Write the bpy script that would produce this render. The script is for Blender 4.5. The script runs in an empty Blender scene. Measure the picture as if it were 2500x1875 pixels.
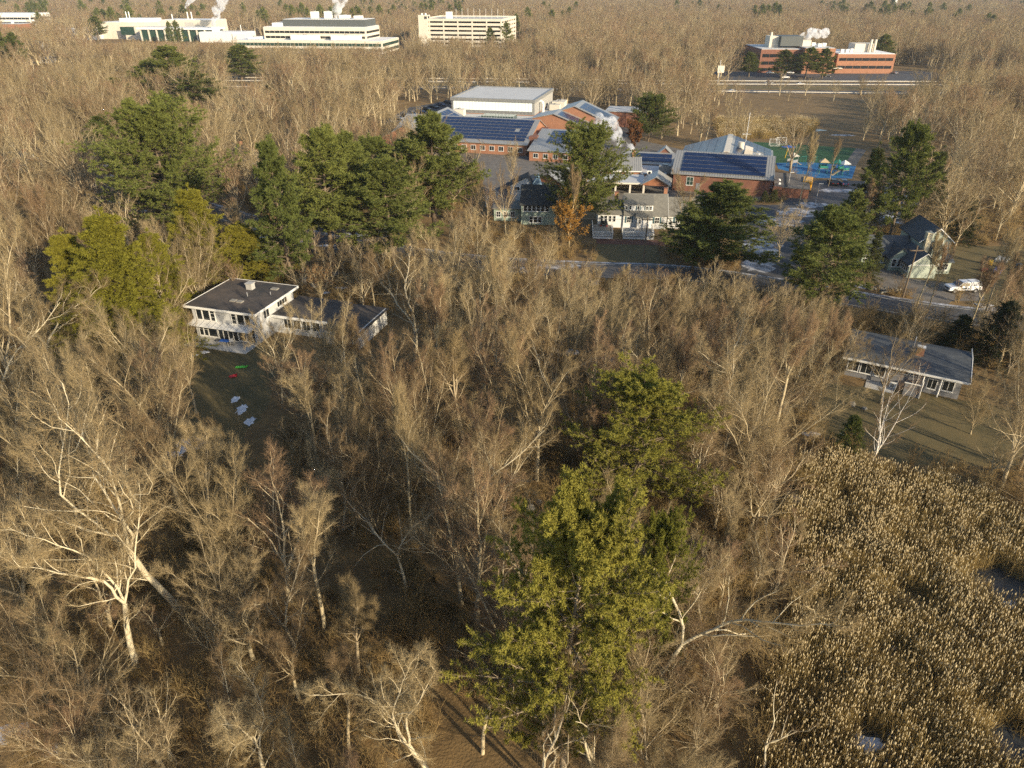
import bpy, math, random
import numpy as np
from mathutils import Matrix, Vector
R = math.radians
random.seed(7)
sc = bpy.context.scene
C = sc.collection

# ------------------------------------------------------------------ camera, sky, sun, exposure
CAM_H, FPX, PITCH = 46.0, 1731.0, R(29.4)
cd = bpy.data.cameras.new('camera'); cam = bpy.data.objects.new('camera', cd); C.objects.link(cam)
cam.location = (0, 0, CAM_H); cam.rotation_euler = (R(90) - PITCH, 0, 0)
cd.sensor_width = 36.0; cd.lens = FPX / 2500 * 36; cd.clip_start = 0.5; cd.clip_end = 30000
sc.camera = cam

SUN_EL, SUN_AZ = R(18), R(137)          # the sun stands low, behind the drone and to its right; azimuth clockwise from +Y
world = bpy.data.worlds.new('World'); sc.world = world; world.use_nodes = True
wn = world.node_tree; wn.nodes.clear()
sky = wn.nodes.new('ShaderNodeTexSky'); sky.sky_type = 'NISHITA'; sky.sun_disc = False
sky.sun_elevation = SUN_EL; sky.sun_rotation = SUN_AZ; sky.air_density = 1.0; sky.dust_density = 1.0; sky.ozone_density = 1.0
bg = wn.nodes.new('ShaderNodeBackground'); bg.inputs['Strength'].default_value = 0.14
wo = wn.nodes.new('ShaderNodeOutputWorld')
wn.links.new(sky.outputs[0], bg.inputs[0]); wn.links.new(bg.outputs[0], wo.inputs[0])

sl = bpy.data.lights.new('sun', 'SUN'); sl.energy = 5.0; sl.angle = R(0.53); sl.color = (1.0, 0.84, 0.60)
sun = bpy.data.objects.new('sun', sl); C.objects.link(sun)
to_sun = Vector((math.sin(SUN_AZ) * math.cos(SUN_EL), math.cos(SUN_AZ) * math.cos(SUN_EL), math.sin(SUN_EL)))
sun.rotation_euler = to_sun.to_track_quat('Z', 'Y').to_euler(); sun.location = (60, -60, 90)

sc.view_settings.view_transform = 'Standard'; sc.view_settings.look = 'None'
sc.view_settings.gamma = 1.0; sc.view_settings.exposure = 0.70; sc.view_settings.use_curve_mapping = False
cy = sc.cycles
cy.max_bounces = 4; cy.diffuse_bounces = 2; cy.glossy_bounces = 2; cy.transmission_bounces = 2
cy.transparent_max_bounces = 4; cy.volume_bounces = 2; cy.caustics_reflective = False; cy.caustics_refractive = False
cy.use_denoising = False; cy.use_adaptive_sampling = False
cy.volume_step_rate = 2.0; cy.volume_max_steps = 64

def G(px, py, z=0.0):
    """the point of the plane at height z that is seen at photo pixel (px, py) of 2500 x 1875"""
    x = (px - 1250) / FPX; u = (937.5 - py) / FPX
    d = math.sin(PITCH) - math.cos(PITCH) * u; f = math.cos(PITCH) + math.sin(PITCH) * u
    t = (CAM_H - z) / d
    return (x * t, f * t)
def TOPZ(py, Y):
    u = (937.5 - py) / FPX
    return CAM_H - Y * (math.sin(PITCH) - math.cos(PITCH) * u) / (math.cos(PITCH) + math.sin(PITCH) * u)
def PIX(x, y, z):
    dep = y * math.cos(PITCH) + (CAM_H - z) * math.sin(PITCH)
    up = y * math.sin(PITCH) - (CAM_H - z) * math.cos(PITCH)
    return 1250 + FPX * x / dep, 937.5 - FPX * up / dep, dep

# ------------------------------------------------------------------ materials
M = {}
def mat(name, col, rough=0.8, var=0.25, scale=0.6, col2=None, metal=0.0, spec=0.3, bump=0.0, bscale=20.0, detail=6.0, coord='pos', contrast=0.0):
    m = bpy.data.materials.new(name); m.use_nodes = True; nt = m.node_tree; b = nt.nodes['Principled BSDF']
    b.inputs['Roughness'].default_value = rough; b.inputs['Metallic'].default_value = metal
    b.inputs['Specular IOR Level'].default_value = spec
    c2 = col2 if col2 else tuple(c * (1 - var) for c in col)
    if coord == 'pos':
        g = nt.nodes.new('ShaderNodeNewGeometry'); out = g.outputs['Position']
    else:
        g = nt.nodes.new('ShaderNodeTexCoord'); out = g.outputs['Object']
    n = nt.nodes.new('ShaderNodeTexNoise'); n.inputs['Scale'].default_value = scale; n.inputs['Detail'].default_value = detail
    n.inputs['Roughness'].default_value = 0.65
    nt.links.new(out, n.inputs['Vector'])
    r = nt.nodes.new('ShaderNodeValToRGB')
    r.color_ramp.elements[0].position = 0.30 + contrast; r.color_ramp.elements[1].position = 0.70 - contrast
    r.color_ramp.elements[0].color = (*c2, 1); r.color_ramp.elements[1].color = (*col, 1)
    nt.links.new(n.outputs['Fac'], r.inputs['Fac']); nt.links.new(r.outputs['Color'], b.inputs['Base Color'])
    if bump:
        n2 = nt.nodes.new('ShaderNodeTexNoise'); n2.inputs['Scale'].default_value = bscale; n2.inputs['Detail'].default_value = 4
        nt.links.new(out, n2.inputs['Vector'])
        bp = nt.nodes.new('ShaderNodeBump'); bp.inputs['Strength'].default_value = bump; bp.inputs['Distance'].default_value = 0.1
        nt.links.new(n2.outputs['Fac'], bp.inputs['Height']); nt.links.new(bp.outputs['Normal'], b.inputs['Normal'])
    M[name] = m
    return m
def tree_mat(name, cols, transl=0.0, rough=0.85, noise=3.0, patch=0.02):
    """base colour picked per tree from a ramp, moved by a broad patch noise over the land and a fine noise on the bark"""
    m = bpy.data.materials.new(name); m.use_nodes = True; nt = m.node_tree; b = nt.nodes['Principled BSDF']
    b.inputs['Roughness'].default_value = rough; b.inputs['Specular IOR Level'].default_value = 0.15
    oi = nt.nodes.new('ShaderNodeObjectInfo'); g = nt.nodes.new('ShaderNodeNewGeometry')
    n1 = nt.nodes.new('ShaderNodeTexNoise'); n1.inputs['Scale'].default_value = noise; n1.inputs['Detail'].default_value = 4
    n2 = nt.nodes.new('ShaderNodeTexNoise'); n2.inputs['Scale'].default_value = patch; n2.inputs['Detail'].default_value = 3
    nt.links.new(g.outputs['Position'], n1.inputs['Vector']); nt.links.new(oi.outputs['Location'], n2.inputs['Vector'])
    def ma(op, a, bb):
        k = nt.nodes.new('ShaderNodeMath'); k.operation = op
        for i, v in enumerate((a, bb)):
            if isinstance(v, (int, float)): k.inputs[i].default_value = v
            else: nt.links.new(v, k.inputs[i])
        return k.outputs[0]
    f = ma('ADD', ma('MULTIPLY', oi.outputs['Random'], 0.5), ma('MULTIPLY', n1.outputs['Fac'], 0.35))
    f = ma('ADD', f, ma('MULTIPLY', ma('SUBTRACT', n2.outputs['Fac'], 0.35), 0.5))
    r = nt.nodes.new('ShaderNodeValToRGB'); cr = r.color_ramp
    while len(cr.elements) < len(cols): cr.elements.new(0.5)
    for i, c in enumerate(cols):
        cr.elements[i].position = 0.12 + 0.76 * i / (len(cols) - 1); cr.elements[i].color = (*c, 1)
    nt.links.new(f, r.inputs['Fac']); nt.links.new(r.outputs['Color'], b.inputs['Base Color'])
    if transl:
        tr = nt.nodes.new('ShaderNodeBsdfTranslucent'); mx = nt.nodes.new('ShaderNodeMixShader'); mx.inputs[0].default_value = transl
        nt.links.new(r.outputs['Color'], tr.inputs['Color'])
        nt.links.new(b.outputs[0], mx.inputs[1]); nt.links.new(tr.outputs[0], mx.inputs[2])
        nt.links.new(mx.outputs[0], nt.nodes['Material Output'].inputs[0])
    M[name] = m
    return m

tree_mat('bark', [(.23, .175, .10), (.38, .31, .19), (.50, .42, .27), (.31, .25, .165), (.43, .345, .20)], noise=2.5)
tree_mat('bark_pale', [(.30, .25, .165), (.46, .40, .28), (.55, .48, .33), (.38, .32, .22)], noise=2.5)
tree_mat('twig', [(.140, .098, .048), (.225, .168, .085), (.32, .25, .135), (.175, .118, .062), (.27, .205, .105)])
tree_mat('twig_red', [(.17, .108, .062), (.25, .165, .092), (.21, .14, .08)])
tree_mat('birch_bark', [(.62, .57, .50), (.78, .74, .66), (.70, .66, .58)], noise=6.0)
tree_mat('pine_bark', [(.09, .065, .045), (.15, .115, .08), (.20, .16, .115)])
tree_mat('pine_bark_pale', [(.22, .17, .11), (.32, .26, .18), (.26, .21, .14)])
tree_mat('needles_white_pine', [(.085, .105, .028), (.125, .146, .036), (.165, .182, .044), (.110, .130, .036)], 0.25, noise=1.2)
tree_mat('needles_pitch_pine', [(.135, .145, .024), (.195, .192, .034), (.25, .23, .045), (.165, .17, .03)], 0.25, noise=1.0)
tree_mat('needles_hemlock', [(.13, .13, .016), (.185, .175, .022), (.24, .215, .030), (.165, .16, .02)], 0.25, noise=0.8)
tree_mat('needles_spruce', [(.07, .08, .030), (.10, .11, .035), (.13, .125, .04)], 0.2, noise=1.0)
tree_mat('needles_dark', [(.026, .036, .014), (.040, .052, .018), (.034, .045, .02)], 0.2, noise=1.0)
tree_mat('leaf_gold', [(.30, .17, .035), (.42, .25, .05), (.36, .18, .035)], 0.3)
tree_mat('leaf_russet', [(.17, .075, .028), (.25, .11, .04), (.21, .10, .035)], 0.3)
tree_mat('shrub_twig', [(.15, .098, .042), (.235, .16, .068), (.31, .225, .10), (.20, .12, .052)], noise=0.4, patch=0.06)
tree_mat('reed', [(.25, .175, .068), (.36, .26, .10), (.44, .33, .14)], 0.2, noise=0.5, patch=0.12)
tree_mat('reed_head', [(.40, .32, .18), (.55, .45, .27), (.48, .39, .22)], 0.1)
mat('litter', (.235, .150, .060), .95, scale=.35, col2=(.110, .074, .034), bump=.7, bscale=5, detail=9)
mat('lawn', (.165, .122, .052), .95, scale=.22, col2=(.088, .076, .034), bump=.5, bscale=9, detail=9)
mat('turf', (.030, .095, .030), .9, scale=.12, col2=(.022, .070, .026), bump=.2, bscale=8)
mat('asphalt', (.085, .085, .090), .85, scale=.35, col2=(.055, .056, .060), bump=.15, bscale=14, detail=9)
mat('gravel_drive', (.19, .17, .145), .9, scale=.5, col2=(.10, .09, .08), bump=.3, bscale=10, detail=8)
mat('snow', (.78, .80, .84), .6, scale=.9, col2=(.52, .53, .55), bump=.4, bscale=5)
mat('slush', (.42, .43, .46), .6, scale=.55, col2=(.10, .10, .11), bump=.3, bscale=6, detail=10, contrast=.13)
mat('ice', (.05, .055, .06), .18, scale=.5, col2=(.025, .03, .03), spec=.5)
mat('play_surface', (.03, .16, .34), .8, scale=.4, col2=(.02, .11, .26))
mat('white_paint', (.72, .71, .67), .55, .12, 1.2)
mat('line_paint', (.60, .58, .50), .7, .3, 2.0)
mat('white_stucco', (.50, .50, .49), .8, .15, .8)
mat('concrete_cream', (.60, .55, .46), .8, .10, .25)
mat('concrete_grey', (.45, .44, .41), .85, .15, .4)
mat('garage_shade', (.035, .033, .030), .9, .2, .4)  # near-black tone standing in for the shade behind the garage openings
mat('brick', (.34, .168, .098), .85, scale=.9, col2=(.26, .122, .072), bump=.15, bscale=12)
mat('brick_dark', (.23, .105, .068), .85, scale=.8, col2=(.16, .072, .048), bump=.15, bscale=12)
mat('paver_brick', (.17, .075, .05), .85, scale=1.2, col2=(.10, .045, .03))
mat('metal_roof', (.34, .335, .315), .42, .12, .7, metal=.35, spec=.5)
mat('membrane_roof', (.50, .50, .49), .8, .15, .30, detail=8)
mat('white_roof', (.74, .74, .73), .8, .10, .3)
mat('grey_cladding', (.26, .26, .25), .5, .12, .8, metal=.2, spec=.4)
mat('dark_penthouse', (.085, .095, .095), .6, .15, .5)
mat('translucent_panel', (.72, .78, .76), .35, .05, .6, spec=.4)
mat('solar', (.010, .024, .075), .28, .3, .5, spec=.35)
mat('alu', (.55, .55, .55), .4, .1, 1, metal=.5)
mat('shingle_grey', (.205, .195, .165), .9, scale=1.4, col2=(.135, .128, .108), bump=.3, bscale=9, detail=8)
mat('shingle_dark', (.052, .054, .052), .9, scale=1.4, col2=(.032, .034, .034), bump=.3, bscale=9, detail=8)
mat('shingle_slate', (.085, .095, .105), .9, scale=1.4, col2=(.055, .062, .070), bump=.3, bscale=9, detail=8)
mat('tar_roof', (.105, .085, .070), .85, scale=.28, col2=(.042, .042, .042), bump=.15, bscale=5, detail=9, contrast=.06)
mat('siding_white', (.70, .70, .67), .6, .10, 1.5)
mat('siding_green', (.27, .33, .27), .7, .15, 1.5)
mat('siding_sage', (.40, .45, .37), .7, .12, 1.5)
mat('siding_blue', (.20, .30, .38), .7, .15, 1.5)
mat('siding_cream', (.62, .55, .38), .7, .15, 1.5)
mat('panel_grey', (.22, .22, .225), .8, .15, 1.2)
mat('glass', (.018, .022, .025), .06, .3, 1.0, spec=.8)
mat('glass_green', (.030, .065, .050), .08, .3, .5, spec=.8)
mat('blind', (.42, .40, .34), .8, .2, 2)
mat('shutter_teal', (.06, .12, .14), .7, .2, 2)
mat('wood_grey', (.29, .27, .23), .85, .2, 2)
mat('wood_pole', (.17, .13, .09), .9, .3, 2)
mat('door_tan', (.42, .31, .17), .7, .15, 1)
mat('timber_rust', (.33, .14, .07), .8, .2, 1)
mat('tyre', (.02, .02, .02), .9, .2, 3)
mat('rim', (.35, .35, .36), .35, .1, 3, metal=.7)
mat('car_white', (.74, .74, .74), .25, .05, 2, spec=.5)
mat('car_black', (.022, .023, .026), .22, .1, 2, spec=.5)
mat('car_silver', (.36, .37, .38), .28, .1, 2, metal=.4, spec=.5)
mat('car_blue', (.035, .07, .14), .25, .1, 2, spec=.5)
mat('bus_yellow', (.72, .36, .02), .4, .1, 1, spec=.4)
mat('lamp_red', (.4, .02, .015), .3, .1, 2)
mat('sled_green', (.14, .62, .08), .4, .05, 3)
mat('sled_red', (.62, .03, .04), .4, .1, 3)
mat('tarp_blue', (.03, .12, .45), .5, .2, 3)
mat('plastic_yellow', (.65, .42, .03), .5, .1, 3)
mat('play_green', (.03, .20, .15), .5, .1, 2)
mat('play_tan', (.46, .36, .22), .5, .1, 2)
mat('rock', (.27, .25, .21), .9, scale=1.4, col2=(.13, .12, .10), bump=.5, bscale=4)
mat('wire', (.03, .03, .03), .7, .1, 1)
mat('lattice', (.60, .60, .58), .7, .1, 2)

# ------------------------------------------------------------------ mesh helpers
def np_mesh(name, V, quads=None, tris=None, mats=(), midx=None, smooth=False):
    me = bpy.data.meshes.new(name)
    V = np.asarray(V, dtype=np.float32).reshape(-1, 3)
    q = np.asarray(quads if quads is not None else [], dtype=np.int32).reshape(-1, 4)
    t = np.asarray(tris if tris is not None else [], dtype=np.int32).reshape(-1, 3)
    me.vertices.add(len(V)); me.vertices.foreach_set('co', V.ravel())
    loops = np.concatenate([q.ravel(), t.ravel()])
    me.loops.add(len(loops)); me.loops.foreach_set('vertex_index', loops)
    starts = np.concatenate([np.arange(len(q)) * 4, len(q) * 4 + np.arange(len(t)) * 3]).astype(np.int32)
    me.polygons.add(len(starts)); me.polygons.foreach_set('loop_start', starts)
    for m in mats: me.materials.append(M[m])
    if midx is not None: me.polygons.foreach_set('material_index', np.asarray(midx, dtype=np.int32))
    if smooth: me.polygons.foreach_set('use_smooth', np.ones(len(starts), dtype=bool))
    me.update(calc_edges=True)
    return me
def link(name, data, parent=None, loc=None, rotz=None):
    o = bpy.data.objects.new(name, data); C.objects.link(o)
    if parent is not None: o.parent = parent
    if loc is not None: o.location = loc
    if rotz is not None: o.rotation_euler = (0, 0, rotz)
    return o
def tag(o, label=None, cat=None, group=None, kind=None):
    if label: o['label'] = label
    if cat: o['category'] = cat
    if group: o['group'] = group
    if kind: o['kind'] = kind
    return o
def thing(name, label, cat, loc=(0, 0, 0), rotz=0.0, group=None):
    o = link(name, None, None, loc, rotz); o.empty_display_size = 0.5
    return tag(o, label, cat, group)

class MB:
    def __init__(s): s.v = []; s.f = []
    def add(s, v, f):
        k = len(s.v); s.v += [tuple(p) for p in v]; s.f += [tuple(i + k for i in q) for q in f]; return s
    def box(s, x0, x1, y0, y1, z0, z1):
        return s.add([(x0, y0, z0), (x1, y0, z0), (x1, y1, z0), (x0, y1, z0), (x0, y0, z1), (x1, y0, z1), (x1, y1, z1), (x0, y1, z1)],
                     [(0, 3, 2, 1), (4, 5, 6, 7), (0, 1, 5, 4), (1, 2, 6, 5), (2, 3, 7, 6), (3, 0, 4, 7)])
    def ext(s, prof, a0, a1, axis='x'):
        """extrude a closed profile: axis x -> profile in (y,z); axis y -> (x,z); axis z -> (x,y)"""
        n = len(prof)
        def P(a, p):
            return (a, p[0], p[1]) if axis == 'x' else ((p[0], a, p[1]) if axis == 'y' else (p[0], p[1], a))
        v = [P(a0, p) for p in prof] + [P(a1, p) for p in prof]
        f = [tuple(range(n)), tuple(range(2 * n - 1, n - 1, -1))] + [(i, n + i, n + (i + 1) % n, (i + 1) % n) for i in range(n)]
        return s.add(v, f)
    def tube(s, p0, p1, r0, r1=None, n=8):
        r1 = r0 if r1 is None else r1
        a = Vector(p0); b = Vector(p1); d = (b - a).normalized()
        u = d.cross(Vector((0, 0, 1)) if abs(d.z) < .9 else Vector((1, 0, 0))).normalized(); w = d.cross(u)
        v = [a + (u * math.cos(2 * math.pi * i / n) + w * math.sin(2 * math.pi * i / n)) * r0 for i in range(n)]
        v += [b + (u * math.cos(2 * math.pi * i / n) + w * math.sin(2 * math.pi * i / n)) * r1 for i in range(n)]
        f = [(i, (i + 1) % n, n + (i + 1) % n, n + i) for i in range(n)] + [tuple(range(n - 1, -1, -1)), tuple(range(n, 2 * n))]
        return s.add(v, f)
    def mesh(s, name, m):
        me = bpy.data.meshes.new(name); me.from_pydata(s.v, [], s.f)
        for x in (m if isinstance(m, (list, tuple)) else [m]): me.materials.append(M[x])
        me.update()
        # outward normals
        import bmesh
        bm = bmesh.new(); bm.from_mesh(me); bmesh.ops.recalc_face_normals(bm, faces=bm.faces); bm.to_mesh(me); bm.free()
        return me
    def build(s, name, m, parent=None, loc=None, rotz=None, bevel=0):
        o = link(name, s.mesh(name, m), parent, loc, rotz)
        if bevel:
            b = o.modifiers.new('bevel', 'BEVEL'); b.width = bevel; b.segments = 2; b.limit_method = 'ANGLE'
        return o
def B(name, m, parent, *a, **k): return MB().box(*a).build(name, m, parent, **k)

def gable(y0, y1, ze, zr, o=.4, th=.18, ym=None, ze2=None):
    """roof profile (chevron) over y0..y1, overhang o"""
    ym = (y0 + y1) / 2 if ym is None else ym; ze2 = ze if ze2 is None else ze2
    s0 = (zr - ze) / (ym - y0); s1 = (zr - ze2) / (y1 - ym); e = .025
    return [(y0 - o, ze - o * s0 + e), (ym, zr + e), (y1 + o, ze2 - o * s1 + e), (y1 + o, ze2 - o * s1 + th + e), (ym, zr + th + e), (y0 - o, ze - o * s0 + th + e)]
def gwall(y0, y1, ze, zr, ym=None, ze2=None, z0=0.0):
    ym = (y0 + y1) / 2 if ym is None else ym; ze2 = ze if ze2 is None else ze2
    return [(y0, z0), (y1, z0), (y1, ze2), (ym, zr), (y0, ze)]

_wc = {}
def win(parent, x, y, z, rot, w, h, nx=2, ny=2, frame='white_paint', pane='glass', name='window', fw=.07):
    """a window standing proud of a wall: frame with glazing bars, sill, and the panes as a sub-part; local -y looks out"""
    k = (round(w, 2), round(h, 2), nx, ny, frame, pane, fw)
    if k not in _wc:
        a = MB()
        a.box(-w / 2 - fw, -w / 2 + .02, -.09, .03, -fw, h + fw); a.box(w / 2 - .02, w / 2 + fw, -.09, .03, -fw, h + fw)
        a.box(-w / 2 + .02, w / 2 - .02, -.088, .028, h - .02, h + fw); a.box(-w / 2 + .02, w / 2 - .02, -.088, .028, -fw, .02)
        for i in range(1, nx): a.box(-w / 2 + w * i / nx - .025, -w / 2 + w * i / nx + .025, -.07, .0, .02, h - .02)
        for j in range(1, ny): a.box(-w / 2 + .02, w / 2 - .02, -.062, .0, h * j / ny - .02, h * j / ny + .02)
        a.box(-w / 2 - fw - .05, w / 2 + fw + .05, -.14, .02, -fw - .05, -fw - .003)
        p = MB().box(-w / 2 + .01, w / 2 - .01, -.04, .02, .01, h - .01)
        _wc[k] = (a.mesh('window', frame), p.mesh('pane', pane))
    f, p = _wc[k]
    o = link(name, f, parent, (x, y, z), rot); link('pane', p, o)
    return o

_pc = {}
def panels(parent, O, ex, ey, nx, ny, w, h, gx=.05, gy=.25, skip=(), mname='solar', name='solar_panel'):
    """a grid of solar panels on a slope: O a corner on the roof plane, ex along the row, ey up the slope"""
    ex = Vector(ex).normalized(); ey = Vector(ey).normalized(); ez = ex.cross(ey)
    if ez.z < 0: ez = -ez
    k = (round(w, 2), round(h, 2), mname)
    if k not in _pc:
        a = MB().box(0, w, 0, h, .06, .11)
        me = a.mesh('solar_panel', [mname, 'alu'])
        for p in me.polygons: p.material_index = 0 if p.normal.z > .5 else 1
        _pc[k] = me
    for j in range(ny):
        for i in range(nx):
            if (i, j) in skip: continue
            o = link(name, _pc[k], parent)
            p = Vector(O) + ex * (i * (w + gx)) + ey * (j * (h + gy))
            yv = ey if ex.cross(ey).z > 0 else ey
            m = Matrix((ex, ey, ex.cross(ey))).transposed().to_4x4()
            if ex.cross(ey).z < 0: m = Matrix((-ex, ey, -ex.cross(ey))).transposed().to_4x4(); p = p + ex * w
            m.translation = p; o.matrix_local = m
def ribs(parent, O, ex, ey, width, length, step=.6, mname='metal_roof'):
    """standing seams of a metal roof, all in one part"""
    ex = Vector(ex).normalized(); ey = Vector(ey).normalized(); ez = ex.cross(ey)
    if ez.z < 0: ez = -ez
    a = MB(); n = int(width / step)
    for i in range(n + 1):
        p = Vector(O) + ex * (i * width / n)
        c = [p - ex * .025, p + ex * .025, p + ex * .025 + ey * length, p - ex * .025 + ey * length]
        a.add([q for q in c] + [q + ez * .05 for q in c], [(0, 1, 2, 3), (4, 5, 6, 7), (0, 1, 5, 4), (1, 2, 6, 5), (2, 3, 7, 6), (3, 0, 4, 7)])
    o = a.build('roof_seam', mname, parent); o['kind'] = 'stuff'
    return o
def sheet(name, pts, z, m, kind='structure', jitter=0.0, sub=1, parent=None):
    """a flat polygon a few millimetres to centimetres above the ground, with real thickness; jitter makes a ragged edge"""
    rng = random.Random(sum(map(ord, name)) % 999 + len(pts))
    P = []
    n = len(pts)
    for i in range(n):
        a = pts[i]; b = pts[(i + 1) % n]
        for k in range(sub):
            t = k / sub
            P.append((a[0] + (b[0] - a[0]) * t + rng.uniform(-jitter, jitter), a[1] + (b[1] - a[1]) * t + rng.uniform(-jitter, jitter)))
    o = MB().ext(P, -.15, z, 'z').build(name, m, parent)
    if kind: o['kind'] = kind
    return o
def strip(name, line, width, z, m, kind='structure'):
    """a ribbon of ground (road) along a line of points, smoothed"""
    L = [Vector((p[0], p[1], 0)) for p in line]
    for _ in range(3):
        N = [L[0]]
        for a, b in zip(L[:-1], L[1:]): N += [a.lerp(b, .25), a.lerp(b, .75)]
        N.append(L[-1]); L = N
    v = []
    for i, p in enumerate(L):
        d = (L[min(i + 1, len(L) - 1)] - L[max(i - 1, 0)]).normalized(); q = Vector((-d.y, d.x, 0))
        v += [p + q * width / 2 + Vector((0, 0, z)), p - q * width / 2 + Vector((0, 0, z))]
    f = [(2 * i, 2 * i + 1, 2 * i + 3, 2 * i + 2) for i in range(len(L) - 1)]
    o = MB().add(v, f).build(name, m)
    if kind: o['kind'] = kind
    return o, L

# ------------------------------------------------------------------ the ground, roads, lawns, marsh
sheet('ground', [(-14000, -3000), (14000, -3000), (14000, 16000), (-14000, 16000)], 0.0, 'litter')
LAWN_LEFT = [G(415, 850), G(470, 800), G(660, 850), G(670, 930), G(640, 1010), G(560, 1110), G(470, 1130), G(420, 1000)]
LAWN_RIGHT = [G(1990, 930), G(2240, 950), G(2500, 1010), G(2500, 1150), G(2210, 1130), G(2010, 1080)]
LAWN_WHITE = [G(1455, 585), G(1600, 585), G(1615, 645), G(1560, 650), G(1450, 645)]
LAWN_GREEN = [G(2090, 700), G(2110, 640), G(2230, 600), G(2500, 600), G(2500, 760), G(2400, 745), G(2230, 700)]
sheet('lawn', LAWN_LEFT, .006, 'lawn', jitter=.7, sub=5)
sheet('lawn', LAWN_RIGHT, .006, 'lawn', jitter=.7, sub=5)
sheet('lawn', LAWN_WHITE, .006, 'lawn', jitter=.2, sub=4)
sheet('lawn', LAWN_GREEN, .006, 'lawn', jitter=.4, sub=4)
MARSH = [G(1965, 1130), G(2060, 1125), G(2150, 1165), G(2310, 1190), G(2500, 1270), (64, 46), (64, 20), (15, 20), G(1850, 1875), G(1890, 1650), G(1960, 1450), G(1925, 1280)]
sheet('marsh_ground', MARSH, .008, 'litter', jitter=.4, sub=6)
for nm, c, a, b in (('ice_pool', G(2440, 1430), 3.6, 3.2), ('ice_pool', G(2130, 1830), 2.6, 1.5), ('ice_pool', G(1945, 1205), 1.3, 2.2), ('ice_pool', G(2490, 1830), 3.0, 2.2), ('ice_pool', G(2270, 1690), 1.2, .9)):
    sheet(nm, [(c[0] + a * math.cos(t * .524), c[1] + b * math.sin(t * .524)) for t in range(12)], .020, 'ice', jitter=.3, sub=3)
ROAD_LINE = [(120, 90), G(2500, 788), G(2300, 766), G(2100, 733), G(1850, 690), G(1650, 665), G(1460, 661), G(1200, 648), G(1000, 622), G(760, 585), (-75, 168), (-120, 190)]
_, ROAD_PTS = strip('street', ROAD_LINE, 7.6, .012, 'asphalt')
strip('street_shoulder_snow', [(p[0], p[1] + 4.3) for p in ROAD_LINE[1:-1]], .8, .016, 'slush')
strip('street_edge_line', [(p[0], p[1] + 3.3) for p in ROAD_LINE], .14, .017, 'line_paint')
strip('street_edge_line', [(p[0], p[1] - 3.3) for p in ROAD_LINE], .14, .017, 'line_paint')
# driveway of the green house, the school drive and its car parks
DRIVE_GREEN = [G(2120, 650), G(2215, 655), G(2225, 680), G(2400, 700), G(2400, 735), G(2260, 735), G(2150, 700)]
sheet('driveway', DRIVE_GREEN, .010, 'gravel_drive', jitter=.3, sub=3)
strip('driveway_neck', [G(2240, 770), G(2270, 735), G(2300, 715)], 5, .011, 'gravel_drive')
PARK = [G(1760, 500), G(1900, 500), G(1990, 440), G(2260, 445), G(2290, 500), G(2150, 560), G(1990, 610), G(1930, 690), G(1815, 690), G(1800, 600)]
sheet('car_park', PARK, .014, 'asphalt', jitter=.3, sub=4)
DRIVE_PINE = [G(620, 555), G(960, 545), G(990, 600), G(900, 640), G(650, 590)]
sheet('driveway', DRIVE_PINE, .010, 'asphalt', jitter=.5, sub=4)
LOT_WEST = [G(960, 300), G(1000, 290), G(1100, 262), G(1105, 245), G(1000, 262), G(930, 300)]
sheet('car_park', LOT_WEST, .014, 'asphalt')
SCHOOL_YARD = [(-46, 222), (-36, 285), (-24, 300), (40, 300), (44, 250), (76, 200), (70, 176), (40, 168), (-6, 172), (-10, 215)]
sheet('school_yard', SCHOOL_YARD, .006, 'gravel_drive', jitter=.5, sub=4)
FIELD = [G(1838, 346), G(2090, 362), G(2058, 405), G(1890, 398)]
sheet('sports_field', FIELD, .012, 'turf')
sheet('running_path', [G(2090, 362), G(2115, 366), G(2085, 412), G(2058, 405)], .010, 'gravel_drive')
PLAY = [G(1895, 398), G(1977, 396), G(2090, 406), G(2080, 436), G(1980, 434), G(1900, 412)]
sheet('playground_surface', PLAY, .016, 'play_surface')
# highway
HW1 = [(-420, 440), (-140, 422), (0, 416), (68, 408), (217, 404), (420, 396)]
HW2 = [(-420, 414), (-140, 396), (0, 389), (68, 381), (190, 370), (420, 360)]
strip('highway', HW1, 12.5, .012, 'asphalt'); strip('highway', HW2, 11.5, .012, 'asphalt')
strip('median_grass', [(a[0], (a[1] + b[1]) / 2) for a, b in zip(HW1, HW2)], 13, .006, 'lawn')
for w in (-4.6, 0, 4.6):
    strip('lane_line', [(p[0], p[1] + w) for p in HW1], .28, .018, 'line_paint'); strip('lane_line', [(p[0], p[1] + w * .9) for p in HW2], .28, .018, 'line_paint')
OFFICE_LOT = [(118, 418), (240, 414), (262, 440), (250, 470), (120, 468)]
sheet('car_park', OFFICE_LOT, .014, 'asphalt')
sheet('meadow', [G(1740, 300), G(1990, 300), G(1960, 335), G(1760, 340)], .006, 'lawn', jitter=1.0, sub=5)
def snow(px, py, rx, ry, seed=0, m='snow', z=.03):
    r = random.Random(seed * 31 + int(px)); c = G(px, py); n = 18
    sheet('snow_patch', [(c[0] + rx * r.uniform(.55, 1.1) * math.cos(t * 6.283 / n), c[1] + ry * r.uniform(.55, 1.1) * math.sin(t * 6.283 / n)) for t in range(n)], z + .002 * (seed % 7), m)
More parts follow.
